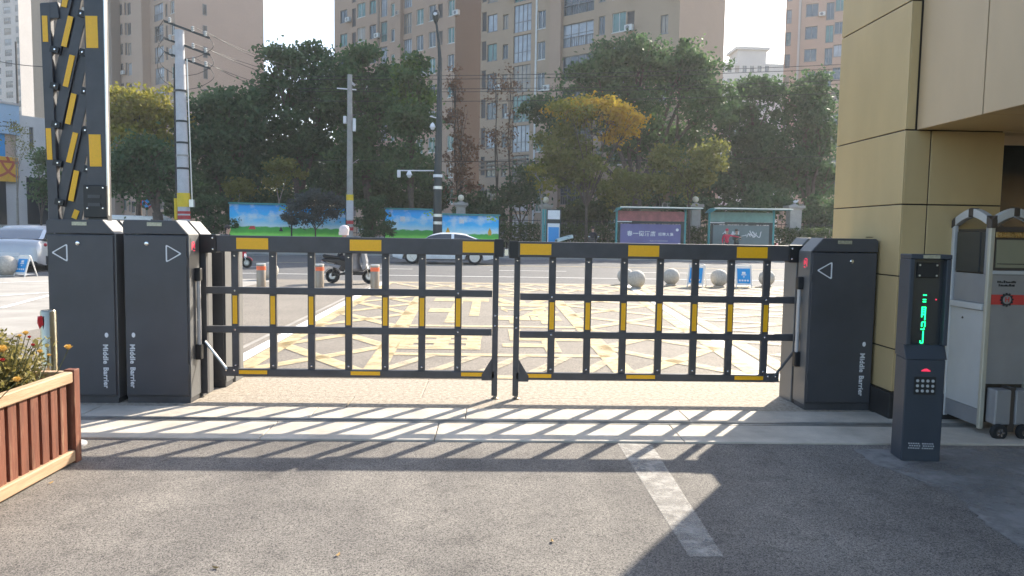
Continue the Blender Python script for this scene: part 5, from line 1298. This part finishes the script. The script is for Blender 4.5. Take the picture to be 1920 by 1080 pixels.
def building(name, label, A, e, L, H, Dp, wallm, cols, sidem=None, storey=3.05, pil_list=(), zmin=.6, group=None, side_cols=(), roofm=None, strips=()):
    """box building; front face from A along e (length L), depth Dp behind. cols: (px0, px1, sill_px_y, height_m, style)"""
    e = Vector(e).normalized(); rz = math.atan2(e.y, e.x); t = thing(name, label, 'building', (A[0], A[1], 0), rz, group)
    pl = Plane(A, e); rects = []
    for px0, px1, py, h, style in cols:
        u0, z = pl.hit(px0, py); u1, _ = pl.hit(px1, py); u0, u1 = round(u0, 2), round(u1, 2)
        if u1-u0 < .3: continue
        u0, u1 = max(.15, u0), min(L-.15, u1)
        z = z % storey
        k = 0
        while z+k*storey+h < H-.5:
            z0 = round(z+k*storey, 3); k += 1
            if z0 < zmin: continue
            rects.append((u0, u1, z0, round(z0+h, 3), style))
    us = sorted(set([0, L]+[r[0] for r in rects]+[r[1] for r in rects])); zs_ = sorted(set([0, H]+[r[2] for r in rects]+[r[3] for r in rects]))
    import bisect
    hole = set()
    for r in rects:
        i0, i1 = bisect.bisect_left(us, r[0]), bisect.bisect_left(us, r[1]); k0, k1 = bisect.bisect_left(zs_, r[2]), bisect.bisect_left(zs_, r[3])
        for i in range(i0, i1):
            for k in range(k0, k1): hole.add((i, k))
    vs = [(u, 0, z) for u in us for z in zs_]; nz = len(zs_); b = MB()
    b.add(vs, [(i*nz+k, (i+1)*nz+k, (i+1)*nz+k+1, i*nz+k+1) for i in range(len(us)-1) for k in range(nz-1) if (i, k) not in hole])
    dep = .22
    for u0, u1, z0, z1, st in rects:
        b.add([(u0, 0, z0), (u1, 0, z0), (u1, 0, z1), (u0, 0, z1), (u0, dep+.1, z0), (u1, dep+.1, z0), (u1, dep+.1, z1), (u0, dep+.1, z1)], [(0, 1, 5, 4), (1, 2, 6, 5), (2, 3, 7, 6), (3, 0, 4, 7)])
    b.build('front_wall', wallm, t)
    s = MB(); s.add([(0, 0, 0), (0, Dp, 0), (0, Dp, H), (0, 0, H)], [(0, 1, 2, 3)]).add([(L, 0, 0), (L, Dp, 0), (L, Dp, H), (L, 0, H)], [(0, 1, 2, 3)]).add([(0, Dp, 0), (L, Dp, 0), (L, Dp, H), (0, Dp, H)], [(0, 1, 2, 3)])
    s.build('side_wall', sidem or wallm, t)
    MB().add([(0, 0, H), (L, 0, H), (L, Dp, H), (0, Dp, H)], [(0, 1, 2, 3)]).build('roof', roofm or 'facade_dark', t)
    MB().box(.1, L-.1, dep+.35, dep+.45, 0, H-.1).build('inner_screen', 'print_black', t)
    done = set()
    for u0, u1, z0, z1, st in rects: window_unit(t, u0, z0, u1-u0, z1-z0, st, .14)
    for px0, px1, m, pr in strips:
        u0, _ = pl.hit(px0, 300); u1, _ = pl.hit(px1, 300); MB().box(u0, u1, -pr, .0, 0, H-.05).build('pier', m, t)
    return t
def XY(px, Y): p = at(px, 435, Y); return (p.x, p.y)
E_ = (CA, -SA); B_ = (SA, CA)
# wing B (right, nearer)
A0 = XY(897, 82)
tb = building('apartment_block', 'beige apartment block with large glazed bays behind the central trees', A0, E_, 23.6, 33, 9.0, 'facade_tan',
         [(903, 912, 60, 2.0, 'louver'), (914, 932, 61, 1.75, 'plain'), (943, 953, 55, 1.45, 'plain'), (963, 996, 63, 2.75, 'bay'), (1008, 1023, 55, 1.75, 'slide'), (1055, 1112, 91, 2.2, 'balcony'), (1122, 1134, 66, 1.7, 'plain'), (1147, 1173, 62, 1.75, 'slide'), (1175, 1189, 58, 1.7, 'louver'), (1238, 1252, 64, 1.6, 'plain')],
         'facade_beige', strips=((1000, 1003, 'win_frame_white', .06), (1030, 1050, 'facade_beige', .35)))
# storey bands
for k in range(3): MB().box(0, 6.6, -.12, -.0, 8.1+k*.42, 8.28+k*.42).build('string_course', 'facade_dark', tb)
# wing A (left, farther)
e1 = XY(850, 87); A1 = (e1[0]-CA*22.6, e1[1]+SA*22.6)
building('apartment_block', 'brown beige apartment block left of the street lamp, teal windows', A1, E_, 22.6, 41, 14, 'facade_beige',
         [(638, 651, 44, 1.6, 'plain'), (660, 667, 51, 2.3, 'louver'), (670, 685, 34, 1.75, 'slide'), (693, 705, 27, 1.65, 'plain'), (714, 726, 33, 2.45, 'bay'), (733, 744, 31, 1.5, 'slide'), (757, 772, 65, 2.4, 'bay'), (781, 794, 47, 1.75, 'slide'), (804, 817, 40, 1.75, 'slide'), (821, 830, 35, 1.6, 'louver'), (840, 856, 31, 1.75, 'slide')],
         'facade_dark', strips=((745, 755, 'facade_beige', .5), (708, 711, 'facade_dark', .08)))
# left block
c0 = XY(335, 110); A2 = (c0[0]-CA*25, c0[1]+SA*25)
building('apartment_block', 'tall beige apartment block behind the pale utility pole', A2, E_, 25, 52, 14, 'facade_beige',
         [(210, 216, 30, 1.7, 'plain'), (222, 229, 30, 1.7, 'plain'), (233, 237, 29, 1.9, 'louver'), (238, 245, 29, 1.8, 'plain'), (249, 254, 26, 1.6, 'plain'), (261, 266, 24, 1.8, 'slide'), (289, 306, 42, 2.4, 'balcony'), (310, 314, 32, 1.8, 'louver'), (320, 331, 26, 1.7, 'slide')],
         'facade_pink', strips=((268, 286, 'facade_beige', 1.2), (216, 231, 'facade_dark', 1.4)))
tw = MB()   # slit windows in the gable of the left block
g0 = bpy.data.objects['apartment_block.002']
for k in range(16):
    f_ = MB().box(25.002, 25.05, 4.1, 4.75, 1.9+3.05*k, 3.5+3.05*k).build('window', 'win_frame', g0); MB().box(25.05, 25.06, 4.2, 4.65, 2.0+3.05*k, 3.4+3.05*k).build('pane', 'glass_win', f_)
# farther left block behind the raised arm
c1 = XY(205, 128); A3 = (c1[0]-CA*34, c1[1]+SA*34)
building('apartment_block', 'grey beige block seen behind the raised barrier arm', A3, E_, 34, 56, 12, 'facade_tan', [(88, 96, 60, 1.7, 'plain'), (100, 108, 60, 1.7, 'plain'), (118, 128, 58, 2.2, 'balcony'), (138, 146, 58, 1.7, 'plain'), (150, 158, 58, 1.7, 'plain'), (170, 182, 56, 2.2, 'balcony'), (188, 198, 56, 1.7, 'plain')], strips=((110, 115, 'facade_dark', .8), (160, 166, 'facade_dark', .8)))
# hazy white towers
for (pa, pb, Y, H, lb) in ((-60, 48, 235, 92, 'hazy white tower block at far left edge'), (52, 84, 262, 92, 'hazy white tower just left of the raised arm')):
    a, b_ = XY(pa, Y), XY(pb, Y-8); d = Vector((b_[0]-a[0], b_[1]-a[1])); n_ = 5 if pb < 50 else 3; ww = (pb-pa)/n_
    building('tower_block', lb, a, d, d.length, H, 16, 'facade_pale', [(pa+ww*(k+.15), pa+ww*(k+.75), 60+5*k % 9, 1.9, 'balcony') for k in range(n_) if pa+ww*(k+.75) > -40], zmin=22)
# right block and low hazy building
a, b_ = XY(1456, 106), XY(1640, 100); d = Vector((b_[0]-a[0], b_[1]-a[1]))
building('apartment_block', 'pinkish apartment block at right beside the tan pillar', a, d, d.length, 41, 14, 'facade_pink', [(1462, 1473, 45, 1.9, 'bay'), (1474, 1484, 45, 1.9, 'bay'), (1509, 1532, 74, 1.7, 'plain'), (1547, 1562, 80, 2.3, 'plain'), (1564, 1582, 64, 1.6, 'plain'), (1600, 1620, 70, 1.7, 'plain')], strips=((1486, 1490, 'facade_pale', .25),))
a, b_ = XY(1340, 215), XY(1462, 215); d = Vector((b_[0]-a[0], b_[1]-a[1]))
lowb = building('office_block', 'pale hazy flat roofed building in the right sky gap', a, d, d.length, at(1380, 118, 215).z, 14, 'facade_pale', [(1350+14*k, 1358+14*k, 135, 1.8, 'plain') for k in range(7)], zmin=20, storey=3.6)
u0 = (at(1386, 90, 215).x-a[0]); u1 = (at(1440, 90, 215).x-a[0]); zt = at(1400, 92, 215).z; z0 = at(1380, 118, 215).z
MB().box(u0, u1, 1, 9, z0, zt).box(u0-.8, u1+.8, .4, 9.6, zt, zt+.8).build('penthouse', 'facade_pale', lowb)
# shop at far left
Ys = 62.0; a, b_ = XY(-60, Ys), XY(96, Ys+6); d = Vector((b_[0]-a[0], b_[1]-a[1])); Hs = at(50, 213, Ys+3).z
shp = building('corner_shop', 'grey white corner shop with yellow and pale blue signs', a, d, d.length, Hs, 10, 'facade_white', [(56, 64, 282, 2.0, 'plain')], zmin=5, storey=40, roofm='fence_stone')
pl = Plane(a, d); 
def sbox(name, m, px0, px1, py0, py1, y0, y1, parent=None):
    u0, z0 = pl.hit(px0, py1); u1, z1 = pl.hit(px1, py0); return MB().box(u0, u1, y0, y1, z0, z1).build(name, m, parent or shp), (u0, u1, z0, z1)
sg, q = sbox('sign_board', 'shop_blue', -60, 31, 199, 243, -.35, -.004)
text('sign_lettering', '由此上二楼', .62, 'print_black', sg, (q[1]-1.75, -.36, q[2]+.75), FACE, bold=.01)
MB().box(q[0], q[1], -.42, -.0, q[3], q[3]+.18).build('sign_cap', 'facade_pale', sg)
sg, q = sbox('sign_board', 'shop_yellow', -60, 30, 296, 336, -.3, -.004)
text('sign_lettering', '文', 1.9, 'shop_red', sg, (q[1]-.85, -.31, (q[2]+q[3])/2), FACE, bold=.03)
sbox('shop_window', 'sign_blue', -60, 8, 250, 288, -.05, -.004); sbox('door', 'glass_dark', -60, 10, 340, 420, -.06, -.004); sbox('door', 'glass_dark', 52, 88, 335, 420, -.05, -.004)
sbox('tile_panel', 'facade_pink', 9, 28, 250, 292, -.04, -.004)

# ------------------------------------------------------------------ trees
def tree(name, label, Y, base_px, lobes, n, leafm, trunk_r=.2, bark='bark', leaf=.34, clump=.5, group='street trees', extra=None, white=False, shell=.45, zbase=0.0, cat='tree'):
    """lobes: (px, py, rx_px, ry_px[, dy]) crown ellipsoids at depth Y"""
    bx = ax(base_px, Y); t = thing(name, label, cat, (bx, Y, zbase), 0, group)
    k = Y/1400; Ls = []
    for lb in lobes:
        c = at(lb[0], lb[1], Y); dy = lb[4] if len(lb) > 4 else random.uniform(-1, 1)*lb[2]*k*.4
        Ls.append((np.array([c.x-bx, dy, c.z-zbase]), np.array([lb[2]*k, max(lb[2], lb[3])*k*.8, lb[3]*k])))
    vol = np.array([r[0]*r[2] for _, r in Ls]); share = vol/vol.sum()
    def cloud(Lx, n, sh):
        out = []; per = 20
        v_ = np.array([r[0]*r[2] for _, r in Lx]); s_ = v_/v_.sum()
        for (c, r), s in zip(Lx, s_):
            nl = int(n*s*1.25); ns = max(5, min(26, int(r[0]*r[2]*1.5+4))); d = unit(ns); d[:, 2] = np.where(d[:, 2] < -.35, -d[:, 2], d[:, 2])
            sc = c+d*r*(.62+.36*rng.random((ns, 1))); sr = np.clip(r.min()*(.30+.26*rng.random((ns, 1))), .35, 2.6)
            nc = max(2, int(nl*.85/per/ns))
            for q in range(ns):
                dd = unit(nc); cc = sc[q]+dd*sr[q]*np.array([1.15, 1.15, .8])*(.55+.5*rng.random((nc, 1)))
                P = cc[:, None, :]+rng.normal(size=(nc, per, 3))*clump*.55*(.5+rng.random((nc, 1, 1)))*np.array([1, 1, .6]); out.append(P.reshape(-1, 3))
            ni = max(2, int(nl*.22/per)); dd = unit(ni); cc = c+dd*r*.62*rng.random((ni, 1))**.4
            P = cc[:, None, :]+rng.normal(size=(ni, per, 3))*clump; out.append(P.reshape(-1, 3))
        return np.concatenate(out)
    P = cloud(Ls, n, shell); U, V = leaf_uv(len(P), leaf, leaf*.62)
    cr = quads_mesh('crown', P, U, V, leafm, t); cr['kind'] = 'stuff'
    if extra:
        for lbs, n2, lm in extra:
            Lx = []
            for lb in lbs:
                c = at(lb[0], lb[1], Y); Lx.append((np.array([c.x-bx, random.uniform(-1.5, .5), c.z-zbase]), np.array([lb[2]*k, lb[2]*k*.8, lb[3]*k])))
            P2 = cloud(Lx, n2, .3); U, V = leaf_uv(len(P2), leaf, leaf*.62); o2 = quads_mesh('crown', P2, U, V, lm, t); o2['kind'] = 'stuff'; Ls += Lx
    tb_ = MB(); cm = sum((c*s for (c, _), s in zip(Ls, share)), np.zeros(3)) if not extra else np.mean([c for c, _ in Ls], axis=0)
    zlow = min(c[2]-r[2] for c, r in Ls); fork = max(.6, zlow*.75+.3)
    p0, p1 = Vector((0, 0, -.05)), Vector((cm[0]*.25, cm[1]*.25, fork))
    tb_.tube([p0, p0.lerp(p1, .15), p0.lerp(p1, .5), p1], [trunk_r*1.35, trunk_r*1.05, trunk_r*.92, trunk_r*.8], 10)
    for c, r in Ls:
        c = Vector(c); m_ = p1.lerp(c, .45)+Vector((random.uniform(-.3, .3), random.uniform(-.3, .3), .4)); tb_.tube([p1, m_, c, c+Vector((0, 0, r[2]*.55))], [trunk_r*.55, trunk_r*.36, trunk_r*.18, trunk_r*.04], 7)
        for q in range(7):
            a = random.uniform(0, 6.28); s0 = m_.lerp(c, random.uniform(.2, 1)); e_ = c+Vector((math.cos(a)*r[0]*.8, math.sin(a)*r[1]*.8, random.uniform(-.3, .8)*r[2])); tb_.tube([s0, s0.lerp(e_, .5)+Vector((0, 0, .25)), e_], [trunk_r*.2, trunk_r*.13, trunk_r*.04], 5)
    tk = tb_.build('trunk', bark, t, smooth=True)
    if white: MB().tube([(0, 0, 0), p0.lerp(p1, .15), p0.lerp(p1, .62)], [trunk_r*1.38, trunk_r*1.1, trunk_r*.95], 12, False).build('whitewash', 'trunk_white', t, smooth=True)
    return t
tree('broadleaf_tree', 'yellowing tree top right of the raised arm', 53, 262, [(265, 205, 55, 45), (235, 240, 38, 45), (300, 235, 42, 45), (262, 265, 60, 35)], 6500, 'leaf_yellowgreen', .22, leaf=.30)
tree('broadleaf_tree', 'dark green tree with whitewashed trunk left of the pale pole', 48, 305, [(270, 305, 62, 45), (228, 325, 40, 45), (312, 330, 40, 45), (262, 355, 60, 30)], 7500, 'leaf_dark', .36, leaf=.28, white=True)
tree('broadleaf_tree', 'dark evergreen right of the pale utility pole', 54, 430, [(420, 225, 65, 65), (392, 300, 55, 70), (460, 270, 65, 75), (430, 345, 75, 45)], 11000, 'leaf_dark', .32)
tree('broadleaf_tree', 'tall dark tree against the white sky gap, ragged top', 56, 560, [(528, 130, 40, 42), (585, 125, 45, 45), (520, 200, 55, 60), (600, 205, 55, 80), (560, 290, 70, 70)], 11500, 'leaf_dark', .34, leaf=.33, clump=.62)
tree('broadleaf_tree', 'grey green tree behind the slim utility pole', 54, 690, [(680, 135, 42, 48), (650, 210, 52, 60), (705, 215, 50, 65), (680, 300, 62, 65), (725, 165, 20, 50)], 9500, 'leaf_mid', .3)
tree('conical_tree', 'pointed brighter green tree left of the street lamp', 51, 772, [(772, 140, 28, 35), (768, 190, 42, 40), (772, 250, 48, 50), (765, 320, 46, 50)], 7500, 'leaf_mid', .25, extra=[([(772, 145, 26, 32), (770, 185, 36, 30)], 1500, 'leaf_bright')], leaf=.28)
tree('larch_tree', 'sparse rust coloured tree just right of the street lamp', 57, 860, [(855, 160, 14, 42), (858, 225, 24, 45), (866, 290, 32, 45), (858, 350, 42, 38)], 1900, 'leaf_rust', .16, leaf=.24, clump=.4)
tree('bare_tree', 'nearly bare brown tree before the block, left of two', 58, 931, [(932, 190, 10, 60), (930, 280, 14, 60)], 160, 'leaf_rust', .13, leaf=.2, clump=.5)
tree('bare_tree', 'nearly bare brown tree before the block, right of two', 57, 957, [(958, 170, 10, 60), (956, 270, 14, 60)], 200, 'leaf_rust', .13, leaf=.2, clump=.5)
tree('broadleaf_tree', 'largest dark green tree, behind the orange tree', 58, 1190, [(1190, 130, 75, 55), (1115, 170, 65, 65), (1270, 145, 60, 60), (1310, 210, 60, 70), (1180, 230, 110, 75), (1050, 235, 55, 75), (1240, 290, 100, 60)], 19000, 'leaf_mid', .42, extra=[([(1190, 120, 80, 50), (1290, 150, 60, 50)], 3000, 'leaf_dark')])
tree('broadleaf_tree', 'dark green tree nearest the tan pillar', 61, 1520, [(1505, 215, 55, 65), (1545, 260, 40, 85), (1480, 310, 70, 75), (1550, 350, 45, 60)], 11500, 'leaf_dark', .35)
tree('broadleaf_tree', 'mid dark tree right of the largest tree', 62, 1410, [(1410, 195, 48, 52), (1370, 260, 50, 65), (1430, 290, 60, 70), (1390, 350, 60, 45)], 9500, 'leaf_dark', .32)
tree('maple_tree', 'orange and green tree in front of the largest dark tree', 49.5, 1098, [(1060, 275, 44, 36), (1095, 310, 55, 38), (1040, 325, 34, 34), (1085, 345, 45, 25)], 5600, 'leaf_olive', .11, 'bark', leaf=.25, clump=.4, extra=[([(1066, 215, 38, 20), (1110, 220, 40, 32)], 1400, 'leaf_yellowgreen'), ([(1140, 215, 40, 30), (1178, 230, 36, 26), (1160, 256, 32, 18)], 2400, 'leaf_orange'), ([(1060, 205, 30, 13), (1095, 200, 34, 15)], 900, 'leaf_orange')])
tree('broadleaf_tree', 'pale olive small tree above the left bus shelter', 49, 1180, [(1165, 345, 38, 26), (1210, 350, 38, 28), (1150, 370, 30, 18)], 3000, 'leaf_olive', .09, 'bark', leaf=.24, clump=.38)
tree('broadleaf_tree', 'pale olive tree above the gap between the shelters', 49.5, 1290, [(1262, 305, 36, 36), (1320, 305, 40, 32), (1290, 345, 55, 30)], 4600, 'leaf_olive', .10, 'bark', leaf=.24, clump=.4)
tree('young_tree', 'thin young tree with few yellow leaves beside the bus totem', 48.5, 1016, [(1000, 325, 14, 9), (1022, 350, 10, 9)], 260, 'leaf_yellowgreen', .09, 'bark_pale', leaf=.22, clump=.25)
tree('young_tree', 'yellow green small tree behind the second hoarding', 50, 522, [(540, 325, 32, 22), (515, 345, 20, 14)], 1500, 'leaf_olive', .07, 'bark_pale', leaf=.22, clump=.35)
tree('young_tree', 'yellow green low tree above the left hoarding', 50, 447, [(445, 355, 26, 18)], 1000, 'leaf_olive', .07, 'bark_pale', leaf=.22, clump=.35)
tree('bare_tree', 'thin bare sapling before the corner shop', 58, 36, [(36, 300, 14, 50), (30, 260, 10, 30)], 60, 'leaf_olive', .10, 'bark_pale', leaf=.15)
tree('broadleaf_tree', 'small green tree at the shop corner left of the arm', 57, 78, [(78, 330, 18, 45), (88, 370, 14, 30), (70, 360, 10, 25)], 1700, 'leaf_mid', .1, leaf=.25)
tree('round_shrub', 'round grey blue clipped bush covering the second hoarding', 44.3, 592, [(592, 375, 44, 24), (556, 392, 28, 22), (626, 392, 28, 22), (590, 408, 46, 22)], 7500, 'leaf_blue', .05, leaf=.14, clump=.16, group='roadside shrubs', zbase=.12, cat='shrub')
tree('cloud_pine', 'dark cloud pruned conifer right of the slim pole', 44, 700, [(698, 380, 26, 12), (708, 405, 34, 11), (690, 420, 26, 9), (720, 428, 26, 9), (700, 438, 40, 9)], 4600, 'leaf_dark', .10, leaf=.14, clump=.14, group='roadside shrubs', zbase=.12, cat='conifer')
tree('cloud_pine', 'dark layered conifer left of the left hoarding', 45, 395, [(392, 380, 30, 10), (378, 400, 34, 10), (410, 418, 36, 11), (380, 432, 38, 10)], 3800, 'leaf_dark', .10, leaf=.16, clump=.16, group='roadside shrubs', zbase=.12, cat='conifer')
tree('broadleaf_tree', 'dark tree mass low behind the left hoardings', 66, 520, [(470, 330, 60, 60), (540, 340, 60, 60), (600, 330, 60, 60), (530, 390, 90, 30), (410, 370, 50, 45)], 9000, 'leaf_dark', .3, leaf=.4, shell=.2)
tree('broadleaf_tree', 'dark tree mass low behind the slim pole', 65, 690, [(660, 350, 60, 50), (730, 345, 60, 50), (790, 360, 50, 45)], 6000, 'leaf_dark', .3, leaf=.4, shell=.2)
tree('broadleaf_tree', 'dark tree mass low behind the bus shelters', 67, 1340, [(1300, 350, 60, 50), (1370, 345, 60, 55), (1450, 355, 60, 55), (1230, 360, 60, 40)], 8000, 'leaf_dark', .3, leaf=.4, shell=.2)
for i, (px, py, rx, ry, lm, lb) in enumerate(((480, 400, 60, 42, 'leaf_dark', 'dark shrub behind the left hoarding'), (620, 350, 55, 40, 'leaf_dark', 'dark shrub behind the round grey bush'), (720, 375, 55, 30, 'leaf_hedge', 'dark shrub above the third hoarding'),
                                      (790, 385, 40, 32, 'leaf_hedge', 'dark shrub just left of the street lamp'), (900, 395, 45, 40, 'leaf_dark', 'dark shrub behind the right hoarding'), (975, 360, 45, 55, 'leaf_dark', 'dark tall shrub left of the yellow globe pillar'), (1130, 395, 40, 28, 'leaf_hedge', 'green shrub behind the parked scooters'),
                                      (1300, 395, 50, 30, 'leaf_dark', 'dark shrub behind the gap between shelters'), (1420, 385, 60, 40, 'leaf_dark', 'dark shrub behind the right shelter'), (1535, 410, 50, 40, 'leaf_dark', 'dark shrub beside the right cabinet'), (1085, 400, 40, 25, 'leaf_hedge', 'dark shrub right of the bus totem'), (350, 380, 40, 35, 'leaf_dark', 'dark shrub behind the pale utility pole'))):
    tree('shrub', lb, 54.5+.7*(i % 4), px, [(px, py, rx, ry), (px-rx*.4, py+ry*.3, rx*.6, ry*.7), (px+rx*.45, py+ry*.2, rx*.6, ry*.7)], 2600, lm, .1, leaf=.28, clump=.4, group='shrubs behind the wall', cat='shrub')
# clipped hedge along the garden wall
hx0, hx1 = ax(930, 51), ax(1560, 51); n = 16000
P = np.stack([rng.uniform(hx0, hx1, n), 51.2+rng.normal(0, .25, n), .3+1.75*rng.random(n)**.7+.12*np.sin(rng.uniform(0, 60, n))], 1); U, V = leaf_uv(n, .16, .1)
hg = quads_mesh('hedge', P, U, V, 'leaf_hedge', None); tag(hg, 'clipped green hedge along the garden wall', 'hedge', kind='stuff')
n = 9000; P = np.stack([rng.uniform(-60, ax(440, 49), n), 49+rng.normal(0, .5, n), .1+1.2*rng.random(n)], 1); U, V = leaf_uv(n, .2, .12)
hg = quads_mesh('hedge', P, U, V, 'leaf_hedge', None); tag(hg, 'low green hedge at far left behind the cars', 'hedge', kind='stuff')

# ------------------------------------------------------------------ haze
hz = bpy.data.materials.new('haze'); hz.use_nodes = True; t = hz.node_tree; t.nodes.remove(t.nodes['Principled BSDF'])
pv_ = t.nodes.new('ShaderNodeVolumePrincipled'); pv_.inputs['Color'].default_value = (.92, .92, .92, 1); pv_.inputs['Density'].default_value = .00065; pv_.inputs['Anisotropy'].default_value = .25
t.links.new(pv_.outputs[0], t.nodes['Material Output'].inputs['Volume']); M['haze'] = hz
h = MB().box(-300, 300, -12, 292, -1.1, 96).build('haze', 'haze'); tag(h, kind='stuff')
